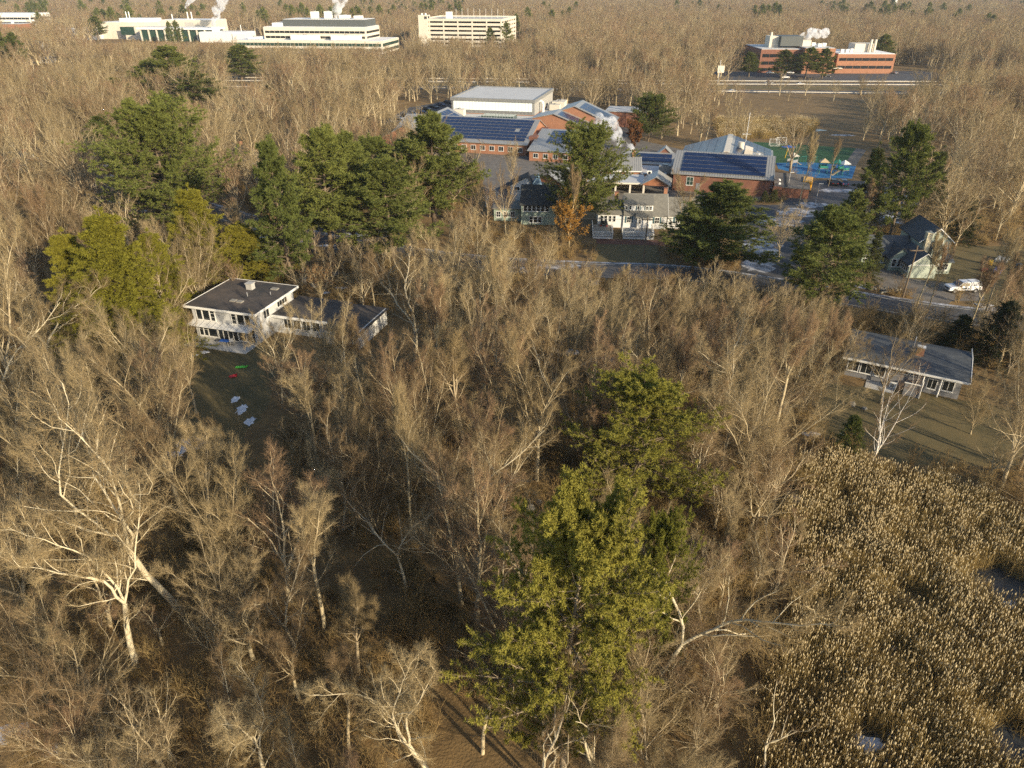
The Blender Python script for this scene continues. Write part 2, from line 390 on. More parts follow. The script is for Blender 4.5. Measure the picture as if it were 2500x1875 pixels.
for i, (px, py, rx, ry) in enumerate([(465, 1085, 2.0, 1.8), (420, 1110, 1.4, .9), (455, 868, 1.6, 1.0), (590, 1000, .8, 1.4), (575, 975, .6, 1.0), (610, 1030, .7, 1.1), (500, 860, .7, .5),
        (2115, 1815, 1.6, .7), (2190, 1790, .8, .6), (2150, 1865, 1.2, .5), (2080, 1630, 1.0, .35), (2175, 1575, .8, .6), (2470, 1480, .9, .8), (1960, 1225, .9, 1.4), (2255, 1610, .5, .5), (1920, 1590, .4, .4),
        (2110, 700, 2.0, 1.2), (2150, 705, 2.4, .9), (2400, 745, 1.6, 1.2), (2420, 755, 2.2, .8), (860, 575, 3, 1.6), (740, 590, 3, 1.2), (660, 580, 2.4, 1.0), (800, 600, 2.6, .8),
        (830, 703, 1.5, .5), (885, 690, 1.6, .7), (800, 715, 1.0, .5), (305, 490, 5, 2.6), (330, 515, 4, 2), (250, 430, 4, 3), (265, 405, 4, 3), (620, 400, 4, 3), (560, 640, 2, 2), (20, 1790, 1.6, 1.0), (150, 1830, 1.3, .8),
        (1370, 860, 3.0, 1.2), (1480, 880, 2.5, 1.4), (1230, 880, 1.6, 1.0), (1860, 1050, 1.2, .8), (1980, 1060, 1.1, .6), (2210, 545, 2.6, 1.6), (2170, 530, 3, 1.6), (2060, 1060, .6, .4), (1790, 860, 1.5, 1.0)]):
    snow(px, py, rx, ry, i)
for i, (px, py, rx, ry) in enumerate([(1860, 600, 4.5, 9), (1900, 540, 6, 5), (1950, 520, 6, 4), (2040, 465, 6, 2.5), (2120, 470, 6, 2.5), (2180, 480, 7, 3), (1985, 500, 5, 3), (1850, 650, 4, 4), (1350, 650, 6, 1.6), (1250, 660, 6, 2), (1420, 690, 4, 2.5), (900, 590, 4, 2.5), (960, 560, 5, 3), (2060, 330, 5, 1.8), (2200, 790, 1, .4)]):
    snow(px, py, rx, ry, i, 'slush', .02)
for i, (px, py, rx, ry) in enumerate([(1965, 318, 9, 3.5)]): snow(px, py, rx, ry, i, 'ice', .02)

# ------------------------------------------------------------------ the two-storey flat-roofed house on the left
def flat_house():
    t = thing('flat_roof_house', 'two-storey modern house with flat dark roof and glass front below the yellow-green hemlocks', 'house', (-47.4, 96.4, 0), R(-16.5))
    W, D = 11.0, 10.4
    wall = MB().box(.25, W - .3, 0, D, 0, 4.95).build('wall', 'white_stucco', t)
    roof = MB().box(-.55, W + .45, -.55, D + .5, 4.96, 5.10).build('roof', 'tar_roof', t)
    f = MB()
    for a in ((-.60, W + .5, -.62, -.55), (-.60, W + .5, D + .5, D + .57)): f.box(a[0], a[1], a[2], a[3], 4.80, 5.16)
    for a in ((-.62, -.55), (W + .45, W + .52)): f.box(a[0], a[1], -.55, D + .5, 4.80, 5.16)
    f.build('fascia', 'white_paint', t)
    ch = MB().box(4.6, 5.6, 7.4, 8.3, 5.1, 6.0).build('chimney', 'concrete_grey', roof); MB().box(4.5, 5.7, 7.3, 8.4, 6.0, 6.12).build('chimney_cap', 'concrete_grey', roof)
    for x, y in ((5.0, 2.6), (6.2, 2.5)):
        s = MB().box(x, x + .9, y, y + .75, 5.1, 5.25).build('skylight', 'wood_grey', roof)
    MB().tube((6.4, 5.1, 5.1), (6.4, 5.1, 5.75), .06).build('vent_pipe', 'alu', roof)
    MB().tube((9.4, 6.6, 5.1), (9.4, 6.6, 5.6), .06).build('vent_pipe', 'alu', roof)
    MB().box(8.2, 9.3, 8.4, 9.1, 5.1, 5.28).build('skylight', 'wood_grey', roof)
    # upper storey glazing
    win(t, 1.45, 0, 2.95, 0, .95, 1.75, 1, 1); win(t, 2.65, 0, 2.95, 0, 1.15, 1.75, 1, 1); win(t, 3.75, 0, 2.95, 0, .75, 1.75, 1, 3)
    win(t, 7.35, 0, 2.95, 0, .75, 1.75, 1, 3); win(t, 8.5, 0, 2.95, 0, 1.15, 1.75, 1, 1); win(t, 9.65, 0, 2.95, 0, .85, 1.75, 1, 1)
    # lower storey: glass doors and windows
    for x, w, ny in ((1.2, .7, 2), (2.0, .7, 2), (3.2, 1.5, 1)): win(t, x, 0, .35, 0, w, 1.95, 1, ny)
    for x in (4.55, 5.4, 6.25, 7.1): win(t, x, 0, .12, 0, .75, 2.2, 1, 1, pane='glass', name='glass_door')
    for x, w, ny in ((8.25, 1.15, 1), (9.45, .85, 2), (10.2, .5, 2)): win(t, x, 0, .35, 0, w, 1.95, 1, ny)
    aw = MB().ext([(-1.5, 2.42), (0, 2.72), (0, 2.80), (-1.5, 2.50)], .1, 10.6, 'x').build('awning', 'white_paint', t)
    for i in range(11): MB().ext([(-1.52, 2.505), (0, 2.805), (0, 2.86), (-1.52, 2.56)], .12 + i * 1.04, .17 + i * 1.04, 'x').build('awning_rib', 'alu', aw)
    win(t, W - .3, 3.0, 3.1, R(90), 1.4, 1.3, 2, 1); win(t, W - .3, 7.2, 3.5, R(90), 2.6, .9, 4, 1); win(t, .25, 5, 3.0, R(-90), 1.6, 1.4, 2, 1)
    # single-storey wing to the right
    w2 = MB().box(W - .28, 19.6, 4.6, 11.4, 0, 2.9).build('wing_wall', 'white_stucco', t)
    r2 = MB().box(W - .26, 20.1, 4.0, 11.9, 2.92, 3.08).build('wing_roof', 'tar_roof', t)
    MB().box(W - .26, 20.1, 3.88, 4.0, 2.74, 3.14).build('wing_fascia', 'white_paint', t)
    for x in (13.0, 14.6, 16.2, 17.8): win(t, x, 4.6, 1.0, 0, 1.2, 1.5, 2, 1)
    # white slatted end wall that runs back from the wing
    sc_ = MB()
    for i in range(18): sc_.box(25.6 + .0, 25.75, 2.6 + i * .52, 3.0 + i * .52, .1, 2.7)
    for i in range(18): MB().box(25.6, 25.75, 2.6 + i * .52, 3.05 + i * .52, .1, 2.7).build('wall_board', 'white_paint', t)
    MB().box(20.12, 25.58, 3.2, 11.6, 0, 2.5).build('wing_wall', 'white_stucco', t); MB().box(19.9 + .22, 26.1, 2.6, 12.2, 2.52, 2.68).build('wing_roof', 'tar_roof', t)
    MB().box(.2, 10.7, -3.2, -.01, 0, .05).build('patio', 'concrete_grey', t)
flat_house()
# garden table with parasol folded, sleds
tb = thing('patio_table', 'small blue-topped patio table with a chair in front of the glass doors', 'table', (-41.9, 93.2, .05), R(-10))
B('table_top', 'tarp_blue', tb, -.7, .7, -.4, .4, .68, .74)
for x in (-.6, .6):
    for y in (-.3, .3): MB().tube((x, y, 0), (x, y, .68), .03).build('leg', 'wood_grey', tb)
gc = thing('garden_chair', 'pale folding chair beside the blue patio table', 'chair', (-40.9, 93.0, .05), R(20))
B('seat', 'wood_grey', gc, -.28, .28, -.28, .28, .42, .47); B('backrest', 'white_stucco', gc, -.28, .28, .24, .29, .47, 1.0)
for x in (-.24, .24):
    for y in (-.24, .24): MB().tube((x, y, 0), (x, y, .42), .02).build('leg', 'wood_grey', gc)
def sled(loc, rz, m, label, L, Wd):
    t = thing('sled', label, 'sled', loc, rz)
    a = MB()
    n = 9; v = []
    for i in range(n):
        x = -L / 2 + L * i / (n - 1); w = Wd / 2 * (1 - .45 * abs(2 * i / (n - 1) - 1) ** 3); up = .22 * max(0, (i - 6) / 2) ** 2
        v += [(x, -w, .16 + up), (x, -w * .8, .05 + up), (x, w * .8, .05 + up), (x, w, .16 + up)]
    f = [(4 * i + k, 4 * i + k + 1, 4 * i + 5 + k, 4 * i + 4 + k) for i in range(n - 1) for k in range(3)]
    o = MB().add(v, f).build('sled_shell', m, t); so = o.modifiers.new('s', 'SOLIDIFY'); so.thickness = .03
    MB().tube((L / 2 - .05, -Wd * .2, .40), (L / 2 - .05, Wd * .2, .40), .025).build('tow_cord', 'wire', t)
sled((-37.2, 86.2, .0), R(4), 'sled_green', 'lime green plastic sled lying on the shaded lawn', 1.75, .55)
sled((-37.5, 83.6, .0), R(25), 'sled_red', 'red plastic sled lying on the shaded lawn', 1.05, .7)

# ------------------------------------------------------------------ the low house on the right
def low_house():
    t = thing('low_ranch_house', 'low grey house with a broad shallow dark roof behind the white birch', 'house', (44.6, 84.4, 0), R(-29.5))
    W, D = 14.2, 8.6
    MB().ext(gwall(0, D, 2.85, 3.5, ym=D * .62), .3, W - .4, 'x').build('wall', 'panel_grey', t)
    roof = MB().ext(gable(0, D, 2.85, 3.5, .7, .16, ym=D * .62), -.3, W + .3, 'x').build('roof', 'shingle_slate', t)
    MB().box(-.3, W + .3, -.82, -.70, 2.66, 2.92).build('fascia', 'white_paint', t)
    MB().ext([(-.72, 2.74), (D * .62, 3.48), (D + .7, 3.15), (D + .7, 3.40), (D * .62, 3.73), (-.72, 2.99)], W + .3, W + .38, 'x').build('rake_board', 'white_paint', t)
    c = MB().box(8.0, 8.9, 3.2, 3.9, 3.2, 4.6).build('chimney', 'brick', roof); MB().box(7.95, 8.95, 3.15, 3.95, 4.6, 4.7).build('chimney_cap', 'white_paint', roof)
    MB().tube((7.6, 4.9, 3.4), (7.6, 4.9, 5.3), .07).build('vent_pipe', 'alu', roof)
    for x in (1.2, 2.8, 4.4): win(t, x, 0, .9, 0, 1.3, 1.5, 2, 1)
    win(t, 6.7, 0, 2.05, 0, 1.9, .55, 2, 1); win(t, 8.4, 0, 2.05, 0, .9, .55, 1, 1)
    win(t, 10.6, -0, .75, 0, 1.0, 1.3, 2, 1); win(t, 12.4, 0, .9, 0, 1.2, 1.3, 2, 1)
    for x in (5.3, 9.5, 11.5): MB().tube((x, -.6, 0), (x, -.6, 2.68), .09).build('post', 'white_paint', t)
    # fenced porch corner in front
    MB().box(7.6, 9.4, -2.1, -2.0, 0, 1.75).build('porch_screen', 'panel_grey', t); MB().box(9.4, 9.5, -2.1, -.15, 0, 1.75).build('porch_screen', 'panel_grey', t)
    MB().box(7.5, 9.6, -2.22, -2.12, 1.76, 1.9).build('porch_rail', 'white_paint', t)
    MB().tube((9.5, -2.2, 0), (9.5, -2.2, 2.5), .06).build('post', 'white_paint', t)
    MB().box(3.2, 6.6, -2.4, -.05, 0, .06).build('patio', 'concrete_grey', t)
low_house()
ac = thing('air_conditioner', 'white outdoor air conditioner on the wall of the low grey house', 'air conditioner', (49.7, 80.5, 0), R(-29.5))
B('housing', 'white_paint', ac, -.45, .45, -.2, .2, .15, .85, bevel=.03)
MB().tube((-.1, -.205, .5), (-.1, -.215, .5), .26, n=16).build('fan_grille', 'grey_cladding', ac); B('stand', 'alu', ac, -.4, .4, -.15, .15, 0, .149)

# ------------------------------------------------------------------ the pale green house with the white pickup
def green_house():
    t = thing('gabled_house', 'pale green gabled house with slate-blue roofs beside the gravel driveway', 'house', (71.0, 120.6, 0), R(-4))
    # garage wing nearest the camera
    MB().ext(gwall(0, 4.8, 2.5, 4.5), 0, 6.2, 'y').build('garage_wall', 'siding_sage', t)
    MB().ext(gable(0, 4.8, 2.5, 4.5, .35, .14), -.35, 6.4, 'y').build('garage_roof', 'shingle_slate', t)
    MB().ext(gable(0, 4.8, 2.5, 4.5, .37, .17), -.42, -.36, 'y').build('garage_bargeboard', 'white_paint', t)
    B('garage_gable_band', 'white_paint', t, .0, 4.8, -.04, -.004, 2.35, 2.5)
    for i in range(5): win(t, 0, .7 + i * .75, 1.0, R(-90), .55, 1.2, 1, 2)
    # main two-storey block
    MB().ext(gwall(2.8, 8.2, 5.6, 7.8), 4.2, 12.5, 'y').build('wall', 'siding_sage', t)
    r = MB().ext(gable(2.8, 8.2, 5.6, 7.8, .4, .15), 3.8, 12.9, 'y').build('roof', 'shingle_slate', t)
    MB().ext(gable(2.8, 8.2, 5.6, 7.8, .42, .18), 3.73, 3.79, 'y').build('bargeboard', 'white_paint', t)
    c = MB().box(3.2, 4.1, 3.2, 4.19, 0, 7.2).build('chimney', 'siding_cream', t); MB().box(3.1, 4.2, 3.1, 4.25, 7.2, 7.35).build('chimney_cap', 'siding_cream', t)
    MB().tube((3.65, 3.65, 7.35), (3.65, 3.65, 7.7), .12).build('flue', 'alu', t)
    # dormer tower and porch
    MB().ext(gwall(4.4, 6.4, 4.6, 5.7, z0=2.3), 2.6, 4.19, 'y').build('dormer_wall', 'siding_sage', t)
    MB().ext(gable(4.4, 6.4, 4.6, 5.7, .25, .12), 2.4, 4.19, 'y').build('dormer_roof', 'shingle_slate', t)
    win(t, 6.3, 4.2, 4.6, 0, .8, 1.0, 2, 2); win(t, 5.2, 2.6, 3.0, 0, .8, 1.2, 2, 2); win(t, 7.2, 4.2, 3.1, 0, .8, 1.1, 2, 2)
    MB().box(5.0, 8.4, 2.5, 4.18, 0, 2.2).build('porch_wall', 'siding_sage', t)
    MB().ext([(2.1, 2.25), (4.18, 3.1), (4.18, 3.22), (2.1, 2.37)], 4.82, 8.7, 'x').build('porch_roof', 'shingle_slate', t)
    win(t, 7.4, 2.5, .8, 0, .9, 1.1, 2, 2); win(t, 6.0, 2.5, .8, 0, .8, 1.1, 2, 2)
    win(t, 8.2, 6.5, 3.3, R(90), .9, 1.2, 2, 2); win(t, 8.2, 9.5, 3.3, R(90), .9, 1.2, 2, 2)
    # left wing with skylight and a gable window wall
    MB().ext(gwall(5.6, 11.6, 2.7, 5.0), -6.2, 2.78, 'x').build('left_wing_wall', 'siding_green', t)
    lr = MB().ext(gable(5.6, 11.6, 2.7, 5.0, .4, .15), -6.5, 2.78, 'x').build('left_wing_roof', 'shingle_slate', t)
    MB().ext(gable(5.6, 11.6, 2.7, 5.0, .42, .18), -6.57, -6.51, 'x').build('bargeboard', 'white_paint', t)
    MB().ext([(7.6, 3.62), (8.4, 4.23), (8.4, 4.32), (7.6, 3.71)], -3.2, -2.3, 'x').build('skylight', 'glass', lr)
    for i in range(3): win(t, -5.2 + i * 1.5, 5.6, .9, 0, .9, 1.3, 2, 2)
    MB().ext(gwall(-2.0, 1.6, 2.4, 4.3), 3.6, 5.58, 'y').build('entry_wall', 'siding_green', t)
    MB().ext(gable(-2.0, 1.6, 2.4, 4.3, .3, .14), 3.3, 7.5, 'y').build('entry_roof', 'shingle_slate', t)
    for i in range(3): win(t, -1.2 + i * 1.0, 3.6, .8, 0, .7, 1.4, 1, 2)
green_house()

def wheel(parent, x, y, r, w, rot=0):
    o = MB().tube((x, y - w / 2, r), (x, y + w / 2, r), r, n=18).build('wheel', 'tyre', parent)
    s = 1 if y > 0 else -1
    MB().tube((x, y + s * w / 2, r), (x, y + s * (w / 2 + .012), r), r * .62, n=14).build('rim', 'rim', o)
    return o
def pickup():
    t = thing('pickup_truck', 'white pickup truck with a white bed cap parked on the gravel driveway', 'truck', (77.4, 114.2, .01), R(183))
    # +x is the front
    body = MB()
    body.ext([(2.85, .45), (2.88, .95), (2.6, 1.08), (1.35, 1.16), (-2.75, 1.16), (-2.8, .5)], -.95, .95, 'y')
    body.build('body', 'car_white', t, bevel=.06)
    cab = MB()
    def green(x0, x1, x2, x3, z0, z1, w0, w1):
        return MB().add([(x0, -w0, z0), (x3, -w0, z0), (x3, w0, z0), (x0, w0, z0), (x1, -w1, z1), (x2, -w1, z1), (x2, w1, z1), (x1, w1, z1)],
                        [(0, 3, 2, 1), (4, 5, 6, 7), (0, 1, 5, 4), (1, 2, 6, 5), (2, 3, 7, 6), (3, 0, 4, 7)])
    green(-.75, -.65, .65, 1.45, 1.14, 1.88, .92, .74).build('cab', 'car_white', t, bevel=.05)
    green(-2.74, -2.6, -.75, -.70, 1.14, 1.90, .92, .80).build('bed_cap', 'car_white', t, bevel=.05)
    for s in (-1, 1):
        def q(nm, x0, x1, x2, x3, z0=1.24, z1=1.74):
            w = lambda z: (.92 - .18 * (z - 1.14) / .74) + .012
            MB().add([(x0, s * w(z0), z0), (x3, s * w(z0), z0), (x2, s * w(z1), z1), (x1, s * w(z1), z1), (x0, s * (w(z0) - .05), z0), (x3, s * (w(z0) - .05), z0), (x2, s * (w(z1) - .05), z1), (x1, s * (w(z1) - .05), z1)],
                     [(0, 1, 2, 3), (4, 5, 6, 7), (0, 1, 5, 4), (1, 2, 6, 5), (2, 3, 7, 6), (3, 0, 4, 7)]).build(nm, 'glass', t)
        q('window', .30, .30, .72, 1.15); q('window', -.55, -.5, .22, .22); q('window', -1.55, -1.5, -.9, -.9, 1.34, 1.74); q('window', -2.5, -2.45, -1.75, -1.75, 1.34, 1.74)
        B('door_lettering', 'shutter_teal', t, -.1, .75, min(s * .952, s * .956), max(s * .952, s * .956), .78, .98)
        B('headlight', 'blind', t, 2.80, 2.90, s * .72 - .15, s * .72 + .15, .78, .98); B('tail_lamp', 'lamp_red', t, -2.83, -2.75, s * .84 - .07, s * .84 + .07, .75, 1.08)
        MB().box(.95, 1.12, min(s * .95, s * 1.15), max(s * .95, s * 1.15), 1.18, 1.36).build('mirror', 'car_black', t)
    MB().add([(1.44, -.84, 1.20), (1.44, .84, 1.20), (.74, .70, 1.84), (.74, -.70, 1.84), (1.46, -.84, 1.22), (1.46, .84, 1.22), (.76, .70, 1.86), (.76, -.70, 1.86)],
             [(0, 1, 2, 3), (4, 5, 6, 7), (0, 1, 5, 4), (1, 2, 6, 5), (2, 3, 7, 6), (3, 0, 4, 7)]).build('windscreen', 'glass', t)
    B('bumper', 'alu', t, 2.84, 2.96, -.9, .9, .45, .66); B('grille', 'car_black', t, 2.86, 2.91, -.55, .55, .68, .92); B('bumper', 'alu', t, -2.92, -2.81, -.9, .9, .45, .62)
    for x in (1.85, -1.75):
        for y in (-.86, .86): wheel(t, x, y, .40, .26)
pickup()

# cars: one built, the others copied
def make_car(paint, label, group):
    t = thing('parked_car', label, 'car', (0, 0, 0), 0, group)
    def green(x0, x1, x2, x3, z0, z1, w0, w1):
        return MB().add([(x0, -w0, z0), (x3, -w0, z0), (x3, w0, z0), (x0, w0, z0), (x1, -w1, z1), (x2, -w1, z1), (x2, w1, z1), (x1, w1, z1)],
                        [(0, 3, 2, 1), (4, 5, 6, 7), (0, 1, 5, 4), (1, 2, 6, 5), (2, 3, 7, 6), (3, 0, 4, 7)])
    MB().ext([(2.25, .35), (2.28, .68), (2.05, .80), (1.0, .92), (-1.7, .96), (-2.2, .88), (-2.25, .38)], -.88, .88, 'y').build('body', paint, t, bevel=.08)
    green(-1.85, -1.25, .30, 1.1, .90, 1.40, .80, .62).build('window_band', 'glass', t)
    green(-1.22, -1.15, .20, .27, 1.395, 1.46, .64, .58).build('roof', paint, t)
    for x in (1.4, -1.35):
        for y in (-.80, .80): wheel(t, x, y, .32, .2)
    for s in (-.62, .62):
        B('headlight', 'blind', t, 2.20, 2.29, s - .16, s + .16, .58, .72); B('tail_lamp', 'lamp_red', t, -2.28, -2.2, s - .16, s + .16, .62, .82)
    return t
def copy_tree(o, parent=None):
    c = o.copy(); C.objects.link(c); c.parent = parent
    for ch in list(o.children): copy_tree(ch, c)
    return c
_cars = {}
def car(paint, x, y, rz, label, group, z=.016):
    if paint not in _cars: t = _cars[paint] = make_car(paint, label, group)
    else: t = copy_tree(_cars[paint])
    t.location = (x, y, z); t.rotation_euler = (0, 0, rz); tag(t, label, 'car', group)
    return t
west = ['car_silver', 'car_black', 'car_silver', 'car_blue', 'car_black', 'car_black', 'car_blue', 'car_black']
words = {'car_silver': 'silver', 'car_black': 'black', 'car_blue': 'dark blue', 'car_white': 'white'}
ordn = ['first', 'second', 'third', 'fourth', 'fifth', 'sixth', 'seventh', 'eighth']
for i, m in enumerate(west):
    x, y = G(975 + i * 17, 292 - i * 5.6)
    car(m, x, y, R(-40), words[m] + ' car, %s from the near end of the row behind the school roof' % ordn[i], 'cars parked in a row behind the school roof')
for px, py, m, rz, lb in ((2032, 450, 'car_black', 85, 'black car parked beside the playground, nearer the school hall'), (2057, 451, 'car_blue', 85, 'dark blue car parked beside the playground, farther from the school hall'),
                          (1475, 552, 'car_black', 80, 'black car parked at the side of the white cape house')):
    car(m, *G(px, py), R(rz), lb, 'cars parked at the school')
for px, py, m, rz, lb in ((1928, 180, 'car_white', 8, 'white car in the middle of the brick office car park'), (1880, 180, 'car_white', 5, 'white car near the left end of the brick office car park'), (1917, 191, 'car_white', 10, 'white car at the near edge of the brick office car park'),
                          (2020, 188, 'car_black', 5, 'black car in front of the brick office'), (2185, 180, 'car_silver', 80, 'silver car at the right end of the brick office')):
    car(m, *G(px, py), R(rz), lb, 'cars parked at the brick office')
for px, py, m, lb in ((1954, 208, 'car_white', 'white car driving on the highway below the brick office'), (1876, 205, 'car_silver', 'silver car driving on the highway, left of the white car'), (2497, 207, 'car_white', 'white car driving on the highway at the right edge'), (1790, 226, 'car_white', 'white car on the near carriageway of the highway')):
    car(m, *G(px, py), R(-3), lb, 'cars on the highway', .02)

def bus():
    x, y = G(1968, 462)
    t = thing('school_bus', 'yellow school bus parked beside the school hall', 'bus', (x, y, .016), R(68))
    MB().box(-3.4, 2.2, -1.15, 1.15, .55, 2.75).build('body', 'bus_yellow', t, bevel=.14); MB().box(2.19, 3.5, -.95, .95, .55, 1.45).build('hood', 'bus_yellow', t, bevel=.14)
    for s in (-1, 1):
        for i in range(6): MB().box(-3.1 + i * .86, -2.4 + i * .86, min(s * 1.13, s * 1.165), max(s * 1.13, s * 1.165), 1.75, 2.35).build('window', 'glass', t)
        B('stripe', 'car_black', t, -3.3, 2.1, min(s * 1.151, s * 1.17), max(s * 1.151, s * 1.17), 1.25, 1.35)
    B('windscreen', 'glass', t, 2.17, 2.22, -.95, .95, 1.6, 2.4); B('bumper', 'car_black', t, 3.46, 3.62, -.95, .95, .5, .75)
    for xx in (2.6, -2.2):
        for yy in (-1.0, 1.0): wheel(t, xx, yy, .48, .28)
bus()

# ------------------------------------------------------------------ the white cape house in the middle
def rail(parent, p0, p1, z0, h=.95, m='white_paint', name='railing'):
    a = MB(); p0 = Vector((*p0, 0)); p1 = Vector((*p1, 0)); L = (p1 - p0).length; d = (p1 - p0) / L; q = Vector((-d.y, d.x, 0))
    def bx(u0, u1, w, z0_, z1_):
        c = [p0 + d * u0 - q * w, p0 + d * u1 - q * w, p0 + d * u1 + q * w, p0 + d * u0 + q * w]
        a.add([(v.x, v.y, z0_) for v in c] + [(v.x, v.y, z1_) for v in c], [(0, 3, 2, 1), (4, 5, 6, 7), (0, 1, 5, 4), (1, 2, 6, 5), (2, 3, 7, 6), (3, 0, 4, 7)])
    bx(0, L, .05, z0 + h - .07, z0 + h); bx(0, L, .04, z0 + .1, z0 + .16)
    n = max(2, int(L / .16))
    for i in range(n + 1): bx(L * i / n - .018, L * i / n + .018, .018, z0 + .16, z0 + h - .07)
    k = max(1, int(L / 1.6))
    for i in range(k + 1): bx(L * i / k - .05, L * i / k + .05, .055, z0 - .3, z0 + h + .08)
    return a.build(name, m, parent)
def white_house():
    t = thing('cape_house', 'white house with a long grey shingle roof, dormer and front deck across the street', 'house', (18.6, 151.2, 0), R(-4.5))
    # left wing
    MB().ext(gwall(0, 8, 3.0, 4.9), 0, 5.4, 'x').build('wall', 'siding_white', t)
    r0 = MB().ext(gable(0, 8, 3.0, 4.9, .35, .14), -.3, 5.4, 'x').build('roof', 'shingle_grey', t)
    # main block with a long shed dormer
    MB().ext(gwall(-.4, 8.6, 3.1, 6.3), 5.42, 14.6, 'x').build('wall', 'siding_white', t)
    r1 = MB().ext(gable(-.4, 8.6, 3.1, 6.3, .4, .14), 5.42, 14.9, 'x').build('roof', 'shingle_grey', t)
    MB().box(5.0 + .5, 11.6, .25, 3.0, 3.5, 5.0).build('dormer_wall', 'siding_white', t)
    MB().ext([(-.1, 4.98), (3.9, 6.16), (3.9, 6.30), (-.1, 5.12)], 5.3, 11.8, 'x').build('dormer_roof', 'shingle_grey', t)
    for x in (6.0, 6.75, 8.5, 10.3, 11.1): win(t, x, .25, 3.95, 0, .45, .75, 1, 2)
    for x in (6.38, 8.1, 8.9, 9.9, 10.7): B('shutter', 'shutter_teal', t, x - .13, x + .13, .20, .249, 3.9, 4.75)
    # right wing, set a little lower
    MB().ext(gwall(0, 8.0, 3.0, 5.7), 14.92, 21.6, 'x').build('wall', 'siding_white', t)
    MB().ext(gable(0, 8.0, 3.0, 5.7, .35, .14), 14.92, 21.9, 'x').build('roof', 'shingle_grey', t)
    MB().ext(gable(-.4, 8.6, 3.1, 6.3, .44, .17), 14.905, 14.96, 'x').build('rake_trim', 'white_paint', t)
    for x, y, z in ((3.6, 5.2, 3.6), (14.2, 5.4, 4.6)):
        c = MB().box(x, x + .75, y, y + .75, z, z + 2.6).build('chimney', 'brick', r1); MB().box(x - .06, x + .81, y - .06, y + .81, z + 2.6, z + 2.75).build('chimney_cap', 'brick_dark', r1)
    for x in (.8, 1.7, 2.6, 3.5): win(t, x, 0, 1.3, 0, .55, 1.25, 1, 2)
    win(t, 6.6, -.4, 1.35, 0, .85, 1.15, 2, 2); win(t, 12.6, -.4, 1.3, 0, .9, 1.2, 2, 2); win(t, 17.0, 0, 1.3, 0, .9, 1.2, 2, 2); win(t, 19.6, 0, 1.3, 0, .9, 1.2, 2, 2)
    for x, y in ((5.95, -.4), (7.25, -.4), (11.9, -.4), (13.3, -.4), (16.3, 0), (17.7, 0)): B('shutter', 'shutter_teal', t, x - .2, x + .2, y - .06, y - .004, 1.25, 2.6)
    # entry bay with its own small roof
    MB().box(8.3, 11.2, -1.6, -.42, 0, 2.75).build('entry_wall', 'siding_white', t)
    MB().ext([(-2.1, 2.78), (-.42, 3.35), (-.42, 3.47), (-2.1, 2.90)], 7.9, 11.5, 'x').build('entry_roof', 'shingle_grey', t)
    d = B('door', 'white_paint', t, 9.4, 10.4, -1.66, -1.602, .55, 2.6); MB().tube((10.25, -1.66, 1.5), (10.25, -1.72, 1.5), .04).build('handle', 'car_black', d)
    win(t, 8.8, -1.6, 1.4, 0, .4, .9, 1, 2)
    # left deck and ramp
    B('deck', 'wood_grey', t, -1.2, 2.9, -8.2, -.05, .45, .6); B('deck', 'wood_grey', t, 5.0, 11.3, -8.0, -2.2, .5, .66)
    B('deck_skirt', 'lattice', t, 5.02, 11.28, -7.98, -7.93, .05, .5); B('deck_skirt', 'lattice', t, -1.18, 2.88, -8.18, -8.13, .05, .45)
    rail(t, (-1.2, -8.2), (2.9, -8.2), .6); rail(t, (2.9, -8.2), (2.9, -2.5), .6); rail(t, (-1.2, -8.2), (-1.2, -.5), .6)
    rail(t, (5.0, -8.0), (11.3, -8.0), .66); rail(t, (11.3, -8.0), (11.3, -2.2), .66); rail(t, (5.0, -8.0), (5.0, -3.4), .66); rail(t, (5.0, -5.2), (8.4, -5.2), .66)
    for x, y in ((-1.1, -8.1), (2.8, -8.1), (5.1, -7.9), (11.2, -7.9), (5.1, -2.4), (11.2, -2.4)): MB().tube((x, y, 0), (x, y, .5), .07).build('post', 'wood_grey', t)
    B('brick_terrace', 'paver_brick', t, -.5, 14.5, -11.5, -8.4, .0, .03)
white_house()
